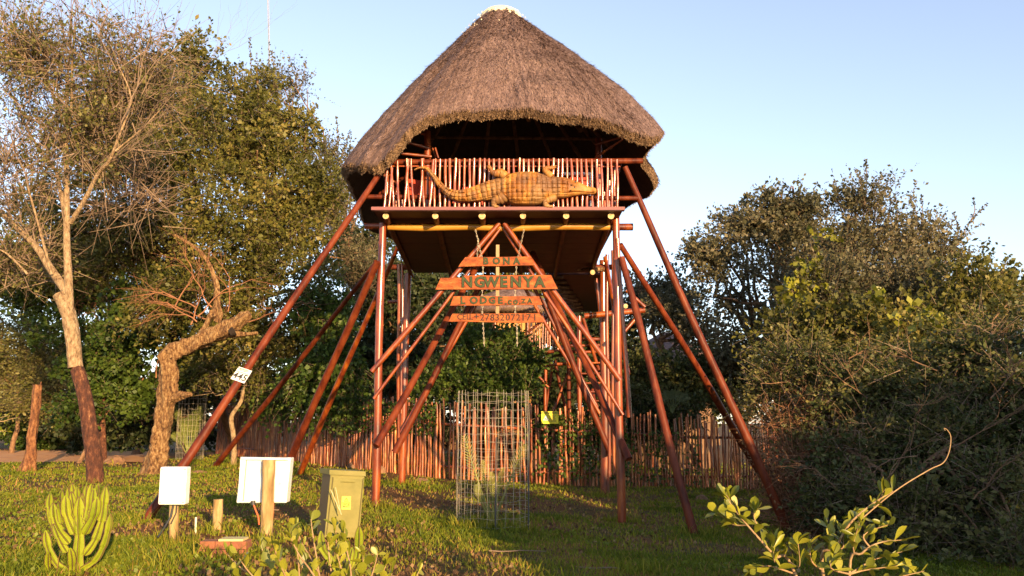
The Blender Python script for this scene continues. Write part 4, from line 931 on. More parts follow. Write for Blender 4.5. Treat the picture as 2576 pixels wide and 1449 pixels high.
# rocks
RK = noisy('brown_rock', [(.3, (.10, .05, .03)), (.6, (.24, .13, .07)), (.8, (.34, .20, .11))], 5, .95, .9)
def rock(u, v, wpx, hpx, label, seed=0):
    p = hit(u, v); random.seed(seed); mb = MB(); n, m_ = 12, 7; w, h = pw(wpx, p.y) / 2, pw(hpx, p.y)
    vs = []
    for i in range(m_):
        f = i / (m_ - 1) * math.pi / 2
        for j in range(n):
            q = 2 * math.pi * j / n; rr = math.cos(f) * (1 + random.uniform(-.13, .13)); vs.append(p + Vector((w * rr * math.cos(q), w * .8 * rr * math.sin(q), h * (math.sin(f) * (1 + random.uniform(-.1, .05))) - .03)))
    fs = [(i * n + j, i * n + (j + 1) % n, (i + 1) * n + (j + 1) % n, (i + 1) * n + j) for i in range(m_ - 1) for j in range(n)]; mb.add(vs, fs)
    tag(build('rock', mb, RK, None, p), label, 'rock')
rock(290, 1166, 56, 22, 'rounded brown rock right of the dark painted trunk', 1); rock(905, 1178, 62, 26, 'brown boulder behind the khaki kiosk', 2)
rock(958, 1190, 30, 20, 'small orange-brown rock right behind the front left leg', 3); rock(820, 1262, 52, 14, 'flat dark rock left of the khaki kiosk', 4)
rock(500, 1190, 50, 9, 'flat rock slab beside the long strut', 5); rock(1765, 1258, 34, 16, 'dark rock behind the right front strut', 6)
rock(1060, 1212, 40, 12, 'low brown rock right of the rear left leg', 7); rock(345, 1144, 30, 18, 'reddish rock left of the gnarled trunk', 8)
# ---------------------------------------------------------------- walkway, stairs and huts behind the fence
random.seed(21)
wk = empty('walkway', (1.8, 24.5, G(1.8, 24.5)), 'raised walkway with stick railing and stairs running back from the lookout tower', 'walkway')
mb = MB(); z = DZ0 - .015
pts = [Vector((.95, 21.2, z)), Vector((2.3, 21.2, z)), Vector((3.7, 28.6, z)), Vector((2.2, 28.6, z))]
mb.add(pts + [p + Vector((0, 0, .12)) for p in pts], [(0, 3, 2, 1), (4, 5, 6, 7), (0, 1, 5, 4), (1, 2, 6, 5), (2, 3, 7, 6), (3, 0, 4, 7)]); build('deck', mb, BOARD, wk)
for i in range(9):
    t = i / 9; p = pts[0].lerp(pts[3], t)
    mb = MB(); mb.tube([p + Vector((-.18, 0, -.05)), p + Vector((.35, .1, -.05))], .055, 8, mcap=1); build('log', mb, [BARK_BROWN, ENDG], wk)
for i in range(26):
    t = i / 25; p = pts[0].lerp(pts[3], t) + Vector((-.05, 0, 0)); o = link('baluster', random.choice(bal_meshes), wk, p); o.scale = (1, 1, 1.15)
pole('rail', pts[0] + Vector((-.05, 0, 1.0)), pts[3] + Vector((-.05, 0, 1.0)), .045, m=POLE_D, parent=wk)
def WP(name, *a, **k): return P(name, *a, parent=wk, **k)
WP('post', 1457, 795, 24.8, 1461, 1215, 24.8, 12, 13); WP('post', 1373, 900, 26.5, 1372, 1190, 26.5, 9); WP('post', 1430, 860, 26, 1436, 1190, 26, 10, m=POLE_D)
WP('post', 1518, 800, 27, 1522, 1200, 27, 11, m=POLE_D)
WP('brace', 1345, 935, 26.4, 1380, 975, 26.4, 6); WP('brace', 1395, 905, 26.4, 1425, 1040, 26.4, 8, m=POLE_D); WP('brace', 1430, 935, 26.3, 1388, 1045, 26.3, 7); WP('brace', 1390, 925, 26.5, 1372, 1035, 26.5, 7, m=POLE_D)
WP('brace', 1466, 800, 25, 1506, 930, 25.5, 9); WP('brace', 1497, 1010, 25, 1490, 980, 25.3, 7); WP('brace', 1395, 770, 24, 1440, 905, 24.3, 13, m=POLE_D)
# landing
a, b = at(1312, 885, 26.5), at(1425, 885, 26.5); mb = MB(); mb.box(((a.x + b.x) / 2, 27.0, a.z), (b.x - a.x, 1.3, .14)); build('landing', mb, BOARD, wk)
WP('beam', 1300, 886, 26.2, 1450, 884, 26.2, 8, m=POLE_D); WP('beam', 1345, 918, 26.3, 1430, 915, 26.3, 8); WP('beam', 1300, 812, 26.4, 1372, 790, 26.6, 7)
for u, v0, v1, tu in [(1332 + k * 6.5, 876 + (k % 2) * 3, 872 - 62 - k * 5.5, 1332 + k * 6.5 + random.uniform(-2, 4)) for k in range(14)]:
    WP('baluster', u, v0, 26.3, tu, v1, 26.3, 4, m=BAL, n=6, k=4)
WP('handrail', 1328, 836, 26.25, 1432, 752, 26.3, 7, m=POLE_D); WP('handrail', 1300, 880, 26.2, 1360, 822, 26.2, 5, m=BARK_BROWN)
# stair flight: treads
for k, v in enumerate((853, 868, 884, 912, 938, 962, 984, 1007, 1030)):
    u0 = 1402 + (v - 853) * .2; WP('tread', u0 + (30 if k < 2 else 40), v + 2, 25.6 - k * .12, 1512 + k * 6 + (20 if k in (5, 6) else 0), v, 25.6 - k * .12, 5 if k > 2 else 8, m=POLE)
WP('beam', 1398, 865, 26, 1428, 862, 26, 10, m=BEAMY); WP('beam', 1470, 853, 25.4, 1512, 853, 25.4, 9)

OCH = noisy('ochre_plaster', [(.3, (.42, .20, .05)), (.7, (.55, .29, .09))], 3, .9, .2)
def hut(u0, u1, veave, vapex, vbase, Y, label, cx=None, wallm=OCH, ztop=None):
    xl, xr = at(u0, veave, Y).x, at(u1, veave, Y).x; ze = at(0, veave, Y).z; za = at(0, vapex, Y + (xr - xl) / 2).z; r = (xr - xl) / 2; cx = (xl + xr) / 2; cy = Y + r
    h = empty('thatched_hut', (cx, cy, G(cx, cy)), label, 'hut')
    zb = at(0, vbase, Y).z
    mb = MB(); n = 24; rr = r * .78
    lo = [Vector((cx + rr * math.cos(2 * math.pi * i / n), cy + rr * math.sin(2 * math.pi * i / n), G(cx, cy) - .1)) for i in range(n)]; hi = [Vector((p.x, p.y, ze + .3)) for p in lo]
    mb.add(lo + hi, [(i, (i + 1) % n, (i + 1) % n + n, i + n) for i in range(n)], 0, True); build('wall', mb, wallm, h)
    ev = [Vector((cx + r * math.cos(2 * math.pi * i / 16), cy + r * math.sin(2 * math.pi * i / 16), ze)) for i in range(16)]
    thatch_roof(h, ev, (cx, cy), .2, za, .2, .2, nseg=64, nt=12, straws=9000, capz=.1, name='roof', seed=int(u0))
    mb = MB(); 
    for s_ in (-1, 1): mb.tube([Vector((cx + s_ * rr * .5, cy - rr * .92, G(cx, cy))), Vector((cx + s_ * rr * .5, cy - rr * .92, ze))], .07, 8)
    build('door_post', mb, POLE, h)
    return h
hut(1180, 1392, 783, 718, 900, 31, 'thatched hut with ochre wall seen through the tower legs behind the name boards')
hut(1545, 1860, 935, 838, 1030, 36, 'rounded brown thatched roof behind the fence, right of the tower', wallm=BARK_BROWN)

# ---------------------------------------------------------------- trees
def smoothp(pts, k=4):
    P_ = [Vector(p) for p in pts]; out = []
    for i in range(len(P_) - 1):
        p0, p1, p2, p3 = P_[max(i - 1, 0)], P_[i], P_[i + 1], P_[min(i + 2, len(P_) - 1)]
        for q in range(k):
            f = q / k; out.append(.5 * ((2 * p1) + (p2 - p0) * f + (2 * p0 - 5 * p1 + 4 * p2 - p3) * f * f + (-p0 + 3 * p1 - 3 * p2 + p3) * f ** 3))
    out.append(P_[-1]); return out
def bz(*l): return [blob(*b) for b in l]
# large leafy tree, left
tree('leafy_tree', 'largest dense olive-green tree filling the left, hanging over the fence end', hit(560, 1150) + Vector((0, 2, 0)), [(at(560, 700, 29), .28), (at(420, 500, 29), .2), (at(700, 500, 29), .2)], .3,
     bz((330, 330, 29, 150, 160), (480, 210, 29, 130, 140), (560, 330, 28, 170, 170), (420, 480, 28, 170, 150), (650, 300, 29, 110, 110), (690, 430, 28, 110, 150), (600, 560, 27, 180, 170), (760, 560, 28, 80, 150), (500, 740, 27, 150, 140), (700, 740, 27, 130, 150),
        (790, 770, 27, 80, 130), (600, 880, 27.5, 140, 90), (740, 890, 27, 80, 80), (820, 470, 28, 60, 110), (300, 620, 29, 120, 150), (180, 560, 30, 110, 120), (90, 660, 30, 100, 100), (230, 400, 30, 110, 100), (60, 520, 31, 80, 80), (620, 200, 29, 60, 60), (740, 330, 29, 60, 60)),
     dict(n=12500, K=14, L=.62, cl=24, lsize=.12, lw=.30, up=.05, droop=.35, shell=.45), [LF_OLIVE, TWIG], BARK_BROWN, seed=2)
tree('hanging_vine', 'yellow-green creeper curtain hanging over the left end of the fence', hit(760, 1150) + Vector((0, 2.6, 0)), [(at(790, 900, 26.5), .05)], .06,
     bz((790, 950, 25.8, 60, 80, .8), (850, 900, 25.5, 60, 110, .8), (720, 960, 28, 50, 60, .8), (870, 990, 25.3, 30, 50, .6), (650, 990, 30, 50, 40, .8), (820, 800, 26.4, 70, 90, .9)), dict(n=1500, K=14, L=.5, lsize=.12, lw=.40, up=-.3, droop=.6, minz=.7), [LF_GREEN, TWIG], TWIG, seed=3, cat='vine')
# small leaved upright tree standing between big tree and the roof
tree('small_leaved_tree', 'slender grey-green tree with upright sprigs between big left tree and the roof', hit(850, 1165) + Vector((0, 9, 0)), [(at(740, 600, 33), .14), (at(860, 500, 34), .12)], .16,
     bz((690, 250, 33, 70, 70), (735, 230, 33, 60, 60), (720, 340, 33, 80, 90), (820, 400, 33, 70, 80), (860, 470, 33, 60, 100), (900, 430, 33, 50, 50), (800, 560, 33, 90, 110), (900, 660, 34, 70, 110)), dict(n=2300, K=12, L=.8, lsize=.085, lw=.34, up=.7, jit=.25, shell=.7), [LF_GREY, TWIG], BARK_BROWN, seed=4)

# bare feathery tree with the pale forked trunk and tar painted foot
random.seed(9)
b0 = hit(240, 1216); Yt = b0.y
ft = empty('forked_tree', b0, 'tall sparse tree with pale forked trunk painted dark at its foot', 'tree')
mb = MB(); tips = []
def path(pts, Y, m=0): return [at(u, v, Y + dy) for u, v, dy in pts]
low = smoothp(path([(241, 1222, 0), (236, 1150, 0), (226, 1080, 0), (214, 1000, 0), (196, 935, 0), (190, 925, 0)], Yt)); w = [pw(x, Yt) / 2 for x in np.interp(np.linspace(0, 1, len(low)), [0, .5, 1], [42, 36, 32])]
mb.tube(low, w, 14, 1, jag=.03)
up_ = smoothp(path([(190, 925, 0), (183, 850, 0), (172, 790, 0), (150, 740, 0)], Yt)); mb.tube(up_, [pw(x, Yt) / 2 for x in np.linspace(36, 33, len(up_))], 18, 0, jag=.03, lump=.12, ls=.12)
def br(pts, w0, w1, lev=2, side=3, m=0, L=1.5):
    pp = smoothp(path(pts, Yt)); k = len(pp); mb.tube(pp, [pw(w0 + (w1 - w0) * i / (k - 1), Yt) / 2 for i in range(k)], 9, m, jag=.04)
    d = (pp[-1] - pp[-2]).normalized(); grow(mb, pp[-1], d, L, pw(w1, Yt) * .34, lev, .38, 2, .12, tips)
    for s in range(side):
        i = random.randrange(k // 3, k - 1); d = (pp[i + 1] - pp[i]).normalized() + Vector((random.uniform(-.9, .9), random.uniform(-.8, .8), random.uniform(0, .6)))
        grow(mb, pp[i], d, L * .75, pw(w1, Yt) * .2, lev - 1, .4, 2, .15, tips)
br([(176, 800, 0), (172, 700, 0), (168, 600, 0), (168, 480, 0), (166, 330, 0), (170, 200, .3)], 22.9, 8.8, 3, 8)
br([(172, 740, 0), (130, 680, .2), (90, 620, .4), (30, 560, .8), (-40, 500, 1)], 23.8, 11.2, 3, 5)
br([(178, 560, 0), (215, 500, -.3), (245, 440, -.5), (275, 405, -.8), (300, 340, -1)], 13.2, 6.4, 3, 5)
br([(166, 540, 0), (150, 470, .4), (140, 430, .5), (95, 370, .8), (50, 290, 1)], 12.3, 5.6, 3, 6)
br([(168, 350, 0), (180, 260, -.4), (182, 150, -.4), (190, 60, -.4)], 8.8, 3.2, 3, 6)
br([(168, 330, 0), (135, 240, .4), (100, 150, .4), (80, 60, .4)], 7.9, 3.2, 3, 6)
br([(130, 690, 0), (95, 560, -.4), (70, 470, -.6)], 7.9, 4.0, 2, 3)
br([(70, 690, .3), (20, 640, .3), (-20, 620, .3)], 6.2, 3.2, 2, 2)
br([(300, 340, -1), (330, 250, -1), (300, 170, -1)], 6.2, 3.2, 3, 4)
br([(290, 380, -1), (350, 330, -1), (400, 280, -1)], 5.3, 2.4, 3, 4)
br([(-20, 520, 1), (-60, 350, 1), (-20, 200, 1)], 8.8, 4.0, 3, 5)
build('trunk', mb, [BARK_PALE, BARK_TAR, TWIG], ft, b0)
bl = bz((60, 120, Yt, 150, 130), (180, 120, Yt, 150, 110), (300, 130, Yt, 120, 100), (100, 300, Yt, 150, 150), (330, 250, Yt, 120, 110), (30, 450, Yt, 120, 120), (380, 200, Yt + 1, 90, 100), (40, 640, Yt + 1, 100, 80), (250, 330, Yt, 90, 100))
crown('crown', bl, 2800, 9, .75, .075, .34, [LF_YEL, TWIG], ft, up=.35, twig=.014, jit=.5, tb=-.1)
crown('twigs', bl + bz((330, 480, Yt + 2, 120, 120), (300, 620, Yt + 2, 110, 110)), 1500, 1, .95, .05, .3, [LF_GREY, TWIG], ft, up=.25, twig=.016, jit=.2)
# thin pale companion trunk
b1 = hit(262, 1165); Y1 = b1.y
tt = empty('slim_tree', b1, 'slim pale trunk rising right beside the forked tree, its foot painted dark', 'tree')
mb = MB(); lo = smoothp(path([(262, 1170, 0), (258, 1090, 0), (255, 1020, 0), (270, 960, 0), (277, 915, 0)], Y1)); mb.tube(lo, [pw(x, Y1) / 2 for x in np.linspace(17, 13, len(lo))], 9, 1, jag=.04)
hi = smoothp(path([(277, 915, 0), (288, 830, 0), (302, 740, 0), (312, 660, 0), (330, 600, 0), (345, 560, 0)], Y1)); mb.tube(hi, [pw(x, Y1) / 2 for x in np.linspace(14, 7, len(hi))], 9, 0, jag=.04)
for (i, dx, L) in ((6, -.6, 1.5), (9, .5, 1.4), (12, -.5, 1.4), (14, .6, 1.5), (17, -.3, 1.5), (20, .4, 1.3), (20, -.4, 1.4), (11, .7, 1.6)):
    grow(mb, hi[min(i, len(hi) - 1)], Vector((dx, random.uniform(-.3, .3), .8)), L, .03, 3, .45, 0, .1, tips)
for q in range(8): # tangled reddish brushwood round it
    p = at(random.uniform(300, 420), random.uniform(900, 980), Y1 + random.uniform(0, 2)); grow(mb, p, Vector((random.uniform(-.4, .4), 0, 1)), 1.6, .026, 4, .5, 2, .1)
build('trunk', mb, [BARK_PALE, BARK_TAR, TWIG_RED], tt, b1)
crown('twigs', bz((330, 560, Y1 + 1, 110, 140), (400, 420, Y1 + 1, 110, 90), (330, 740, Y1 + 1.5, 110, 150), (430, 650, Y1 + 2, 70, 130), (480, 800, Y1 + 2, 70, 60), (560, 350, Y1 + 3, 110, 60)), 3600, 1, 1.0, .05, .3, [LF_BROWN, TWIG_RED], tt, up=.1, twig=.016, jit=.2)

# gnarled broken trunk
b2 = hit(386, 1192); Y2 = b2.y - .3
gt = empty('gnarled_tree', b2, 'thick gnarled broken trunk leaning right with a hollow jagged end', 'tree')
mb = MB()
def gl(pts, w0, jag=.13, n=16):
    pp = smoothp(path(pts, Y2), 10); k = len(pp); mb.tube(pp, [pw(x, Y2) / 2 for x in np.interp(np.linspace(0, 1, k), np.linspace(0, 1, len(w0)), w0)], n + 8, 0, jag=.05, lump=.45, ls=.16)
gl([(384, 1200, 0), (398, 1130, 0), (412, 1060, 0), (420, 1000, 0), (424, 940, 0), (424, 895, 0), (470, 872, 0), (520, 850, -.1), (575, 825, -.2), (628, 788, -.3)], [58, 44, 38, 38, 42, 44, 38, 36, 38, 16])
gl([(430, 1005, 0), (455, 995, -.1), (482, 992, -.2)], [26, 18, 7]); gl([(560, 835, -.1), (600, 842, -.2), (648, 838, -.3)], [24, 14, 6]); gl([(500, 850, 0), (520, 815, 0), (530, 780, 0)], [16, 11, 5])
gl([(540, 800, 0), (545, 720, .3), (510, 640, .5), (440, 590, .6)], [16, 14, 9, 5]); gl([(545, 810, 0), (555, 790, 0), (552, 770, 0)], [14, 9, 4])
build('trunk', mb, BARK_GNARL, gt, b2)
mb = MB(); mb.tube([at(578, 838, Y2 - .42), at(590, 832, Y2 - .40)], [.09, .13], 10); build('hollow', mb, plain('dark_hollow_plug', (.02, .012, .008), .95), gt)  # solid near-black plug; the darkness inside the hollow is its colour
mb = MB(); random.seed(12)
for q in range(9): grow(mb, at(random.uniform(430, 640), random.uniform(760, 830), Y2 + random.uniform(-.3, 1)), Vector((random.uniform(-.8, .8), 0, random.uniform(.2, 1))), 1.0, .022, 3, .55, 0, 0)
build('twigs', mb, TWIG_RED, gt, b2)
# stump
b3 = hit(66, 1188); Y3 = b3.y
mb = MB(); pp = smoothp(path([(66, 1195, 0), (76, 1150, 0), (82, 1090, 0), (90, 1020, 0), (95, 968, 0)], Y3), 5); mb.tube(pp, [pw(x, Y3) / 2 for x in np.interp(np.linspace(0, 1, len(pp)), [0, .15, .35, .6, 1], [46, 34, 26, 20, 19])], 20, jag=.04, lump=.3, ls=.2)
mb.tube([at(100, 975, Y3), at(104, 960, Y3)], [.05, .01], 6)
tag(build('dead_stump', mb, bark('orange_stripped_bark', [(.32, (.05, .02, .01)), (.46, (.15, .055, .02)), (.6, (.27, .12, .045)), (.75, (.38, .2, .09))], 12), None, b3), 'tall reddish dead stump standing alone at the far left', 'stump')
# small crooked sapling before the fence end
b4 = hit(588, 1172); Y4 = b4.y; mb = MB(); sp4 = empty('crooked_sapling', b4, 'thin crooked grey sapling in front of the left end of the fence', 'tree')
pp = smoothp(path([(588, 1178, 0), (588, 1100, 0), (582, 1050, 0), (606, 1010, 0), (615, 970, 0), (640, 920, 0), (650, 880, 0)], Y4)); mb.tube(pp, [pw(x, Y4) / 2 for x in np.linspace(15, 5, len(pp))], 8, jag=.08)
for q in range(7): grow(mb, pp[random.randrange(12, len(pp))], Vector((random.uniform(-1, 1), 0, random.uniform(-.2, .7))), .9, .018, 3, .5)
build('trunk', mb, BARK_PALE, sp4, b4)

# left background
tree('feathery_tree', 'yellow-green feathery tree beyond the dirt road at the far left', Vector((-22, 38, .2)), [(at(60, 900, 38), .12)], .15,
     bz((40, 800, 37, 110, 80), (100, 880, 36, 90, 80), (20, 930, 37, 90, 80), (140, 960, 36, 70, 90), (-60, 860, 37, 80, 90), (90, 1000, 35, 60, 60)), dict(n=2500, K=14, L=.9, lsize=.12, lw=.3, up=0, flat=.6), [LF_YEL, TWIG], BARK_BROWN, seed=14)
tree('round_bush', 'dense green bush behind the forked trunk, left of the gnarled tree', Vector((-14.5, 29, .2)), [(at(300, 950, 30), .08)], .1,
     bz((200, 870, 30, 100, 90), (300, 860, 29, 100, 100), (220, 980, 29, 90, 90), (330, 960, 30, 80, 110), (400, 780, 29, 110, 110), (150, 720, 31, 100, 110), (480, 880, 30, 90, 90), (230, 700, 31, 100, 110), (60, 660, 32, 110, 90)), dict(n=4600, K=14, L=.5, lsize=.13, lw=.42, up=.0, minz=.9), [LF_GREEN, TWIG], BARK_BROWN, seed=15)
tree('dark_thicket', 'dark shaded thicket under the large left tree behind the gnarled trunk', Vector((-12, 32, .2)), [(at(450, 1000, 33), .1)], .1,
     bz((400, 1030, 34, 120, 110), (560, 1030, 42, 130, 110), (660, 1040, 42, 100, 90), (300, 1060, 33, 90, 70), (480, 940, 33, 140, 90), (200, 1060, 36, 80, 60), (760, 1000, 42, 120, 110), (860, 1000, 42, 120, 90), (40, 1040, 42, 90, 60), (140, 1050, 42, 80, 60)), dict(n=5600, K=12, L=.5, lsize=.15, lw=.4, up=0), [LF_DARK, TWIG], BARK_BROWN, seed=16)
# centre background seen through the legs
tree('dark_tree', 'blue-green tree coloured dark for tower shade between the rear left leg and name boards', Vector((-5, 36, 0)), [(at(1000, 850, 36), .2)], .2,  # dark leaf colour stands in for the shade of the tower
     bz((900, 760, 36, 110, 130), (1010, 760, 36, 120, 120), (1120, 780, 37, 110, 110), (960, 920, 35, 130, 110), (1100, 920, 35, 110, 100), (880, 900, 36, 100, 100), (1200, 860, 38, 90, 110), (900, 620, 37, 50, 50), (940, 640, 37, 50, 60)), dict(n=6200, K=12, L=.6, lsize=.15, lw=.36, up=.1), [LF_DARK, TWIG], BARK_BROWN, seed=17)
tree('loose_tree', 'loose olive tree rising behind the name boards with sky between leaves', Vector((.5, 42, 0)), [(at(1200, 800, 42), .14)], .15,
     bz((1150, 720, 42, 90, 40), (1240, 720, 42, 80, 40), (1080, 720, 42, 60, 50), (1330, 730, 42, 70, 40), (1420, 760, 42, 80, 50), (1200, 800, 42, 80, 70)), dict(n=1500, K=14, L=.7, lsize=.15, lw=.34, up=.2), [LF_OLIVE, TWIG], BARK_BROWN, seed=18)
tree('bright_shrub', 'bright green shrub behind the fence directly under the name boards', Vector((-.4, 25.5, 0)), [(at(1240, 950, 25.5), .05)], .07,
     bz((1230, 860, 25.6, 75, 50), (1170, 900, 25.5, 55, 60), (1290, 900, 25.4, 60, 70), (1230, 935, 25.1, 100, 55), (1330, 935, 25.0, 45, 50), (1310, 985, 24.4, 45, 30), (1150, 960, 25, 50, 45), (1080, 985, 25, 40, 25), (1250, 975, 24.6, 70, 35)), dict(n=3000, K=14, L=.4, lsize=.095, lw=.36, up=.15), [LF_GREEN, TWIG], BARK_BROWN, seed=19)
tree('fence_tree', 'dark olive tree behind the fence between the right struts and the walkway', Vector((6.5, 33, 0)), [(at(1660, 850, 32), .18), (at(1600, 700, 33), .1)], .2,
     bz((1640, 720, 33, 50, 50), (1700, 740, 33, 60, 60), (1600, 760, 34, 50, 60), (1680, 800, 32, 80, 60), (1760, 840, 31, 60, 70)), dict(n=1500, K=12, L=.6, lsize=.12, lw=.34, up=.2), [LF_GREY, TWIG], BARK_BROWN, seed=20)
tree('dark_shrub', 'dark green shrubs behind the fence under the rounded thatched roof', Vector((6, 28, 0)), [(at(1680, 1000, 29), .1)], .1,
     bz((1620, 950, 29, 70, 60), (1700, 960, 29, 80, 60), (1780, 960, 29, 70, 70), (1580, 1010, 28, 60, 40), (1700, 1020, 28, 100, 40), (1840, 980, 29, 80, 70), (1480, 1010, 29, 60, 30)), dict(n=3600, K=12, L=.5, lsize=.11, lw=.36, up=.1), [LF_ACAC, TWIG], BARK_BROWN, seed=21)
# right hand trees
tree('rounded_tree', 'rounded tree right of the tower with curved pale limbs and sky gaps', hit(1930, 1200) + Vector((0, 5, 0)), [(at(1925, 760, 29), .2), (at(2010, 700, 29), .12)], .22,
     bz((1950, 515, 29, 55, 38), (1890, 560, 29, 60, 40), (2020, 545, 29, 50, 45), (1990, 470, 29, 10, 8), (1830, 590, 29, 65, 50), (1950, 610, 29, 80, 50), (1790, 650, 29, 45, 60), (1860, 680, 29, 60, 50), (2070, 640, 29, 60, 70), (1990, 700, 28.5, 60, 60), (1950, 810, 28, 60, 60), (1830, 760, 29, 50, 40), (1860, 860, 28, 60, 50)),
     dict(n=3000, K=13, L=.6, lsize=.12, lw=.34, up=.1, droop=.15), [LF_GREY, TWIG], BARK_BROWN, seed=22)
tree('spiky_tree', 'spiky topped tree at the right with long sprigs against the sky', hit(2250, 1250) + Vector((0, 8, 0)), [(at(2200, 700, 24), .16), (at(2320, 640, 24), .12), (at(2130, 560, 24), .08)], .18,
     bz((2150, 545, 24, 40, 45), (2195, 530, 24, 40, 50), (2130, 630, 24, 55, 50), (2215, 630, 24, 65, 50), (2300, 620, 24, 40, 45), (2330, 700, 24, 60, 50), (2375, 640, 24, 20, 25), (2240, 740, 23, 110, 90), (2120, 760, 23, 100, 90), (2350, 780, 23, 90, 80), (2050, 780, 23.5, 60, 60)),
     dict(n=3700, K=14, L=.75, lsize=.105, lw=.30, up=.75, jit=.22, shell=.6), [LF_GREY, TWIG], BARK_BROWN, seed=23)
# long sprigs standing out of the crown against the sky
def sprigs(parent, specs, Y, leafm, lsize=.075):
    Vs, Fs, Ts, o = [], [], [], 0; sm_ = MB()
    for pts in specs:
        pp = smoothp([at(u, v, Y) for u, v in pts], 5); k = len(pp); sm_.tube(pp, [.022 * (1 - .8 * i / k) for i in range(k)], 5)
        n = int(sum((b - a).length for a, b in zip(pp, pp[1:])) * 60); t = np.sort(R.random(n)) * (k - 1.001); i = t.astype(int); A = np.array([tuple(p) for p in pp]); P0 = A[i] + (A[i + 1] - A[i]) * (t - i)[:, None]
        d = (A[i + 1] - A[i]); d /= np.linalg.norm(d, axis=1)[:, None]; D = d * .6 + rdir(n) * .9; D /= np.linalg.norm(D, axis=1)[:, None]
        P0 = P0 + rdir(n) * (.11 * R.random(n) * (1.1 - t / k))[:, None]
        V, F, T = leaves(P0, D, lsize * (.6 + .7 * R.random(n)), .36); Vs.append(V); Fs.append(F + o); Ts.append(T); o += len(V)
    org = wloc(parent); a_ = link('sprigs', np_mesh('sprigs', np.concatenate(Vs), np.concatenate(Fs), leafm, tint=np.concatenate(Ts), origin=tuple(org)), parent, org); build('sprig_stems', sm_, TWIG, parent)
spk = [o for o in COL.objects if o.name.startswith('spiky_tree')][0]
sprigs(spk, [[(2130, 560), (2110, 510), (2095, 455)], [(2160, 540), (2150, 490), (2118, 462)], [(2175, 520), (2180, 450), (2178, 402)], [(2185, 540), (2170, 470), (2152, 425)], [(2200, 520), (2225, 480), (2238, 440)], [(2210, 560), (2215, 500), (2205, 455)], [(2300, 600), (2305, 540), (2288, 492)], [(2310, 600), (2320, 540), (2318, 492)], [(2290, 640), (2280, 580), (2262, 540)],
   [(2340, 720), (2390, 640), (2440, 560), (2482, 512)], [(2400, 620), (2410, 580), (2400, 535)], [(2440, 560), (2452, 530), (2448, 500)], [(2350, 680), (2360, 620), (2372, 590)], [(2110, 620), (2080, 560), (2090, 500)], [(2250, 600), (2258, 540), (2250, 490)], [(2380, 680), (2410, 650), (2440, 640)], [(2230, 560), (2240, 510), (2232, 470)]], 24, LF_GREY)
smt = [o for o in COL.objects if o.name.startswith('small_leaved_tree')][0]
sprigs(smt, [[(640, 230), (632, 170), (628, 95)], [(690, 240), (690, 180), (684, 130)], [(720, 260), (760, 210), (768, 155)], [(730, 280), (740, 230), (722, 190)], [(790, 380), (790, 320), (782, 265)], [(830, 400), (850, 350), (845, 295)], [(850, 420), (868, 370), (880, 330)], [(760, 330), (775, 290), (798, 270)], [(860, 460), (890, 430), (900, 400)]], 33, LF_GREY, .09)
tree('olive_tree', 'broad leafy olive tree filling the middle right below the spiky sprigs', hit(2200, 1290) + Vector((0, 5, 0)), [(at(2150, 900, 20), .14), (at(2350, 900, 20), .12)], .16,
     bz((2020, 870, 21, 100, 80), (2130, 850, 20.5, 110, 90), (2260, 860, 20, 120, 90), (2400, 830, 20, 110, 90), (2480, 760, 20, 60, 70), (2200, 960, 19, 130, 90), (2360, 960, 19, 130, 100), (2060, 970, 20, 90, 80), (2540, 760, 21, 60, 40), (2440, 700, 21, 40, 40)),
     dict(n=4300, K=14, L=.55, lsize=.115, lw=.34, up=.1, shell=.5), [LF_OLIVE, TWIG], BARK_BROWN, seed=24)
tree('feathery_acacia', 'feathery dark acacia thicket filling the lower right down to the grass', hit(2250, 1400) + Vector((0, 1, 0)), [(at(2180, 1150, 14.5), .07), (at(2400, 1100, 14), .08)], .09,
     bz((2000, 930, 17.5, 110, 60), (1960, 1020, 17.5, 80, 60), (2120, 1010, 16.5, 130, 80), (2300, 980, 16, 140, 90), (2480, 900, 15.5, 130, 110), (2560, 1050, 14.5, 110, 150), (2400, 1120, 14.5, 150, 120), (2200, 1140, 15, 140, 100), (2060, 1140, 16, 90, 80), (2480, 1290, 13.5, 150, 140), (2280, 1300, 14, 150, 120), (2110, 1290, 14.5, 90, 110), (2570, 800, 16, 70, 60), (2350, 1440, 13, 200, 80), (2560, 1430, 12.5, 120, 90)),
     dict(n=9500, K=14, L=.48, lsize=.075, lw=.30, up=.1, flat=.75, shell=.45, twig=.009, rc=.5, cl=30), [LF_ACAC, TWIG], BARK_BROWN, seed=25)
random.seed(50); ac = [o for o in COL.objects if o.name.startswith('feathery_acacia')][0]; mb = MB()
for u, v, Y, dx in ((2060, 1110, 14.6, 1), (2120, 1230, 13.2, -.6), (2300, 1020, 14.0, .8), (2380, 930, 14.2, -.5), (2440, 1120, 12.6, .6), (2200, 1000, 15.0, -.8), (2520, 1000, 13.0, .3), (2260, 1200, 12.9, .5), (1990, 960, 16.3, -.9), (2330, 1150, 12.8, -.4), (2480, 1260, 11.9, .4), (2150, 900, 15.5, .7)):
    grow(mb, at(u, v, Y) + Vector((0, .3, 0)), Vector((dx, random.uniform(-.6, .1), random.uniform(-.1, .7))), random.uniform(.4, .65), .012, 3, .5, 0, .05)
build('bare_branches', mb, BARK_BROWN, ac)
lc = empty('leafy_creeper', hit(1990, 1250), 'bright yellow-green creeper climbing the rounded tree right of the outer strut', 'creeper')
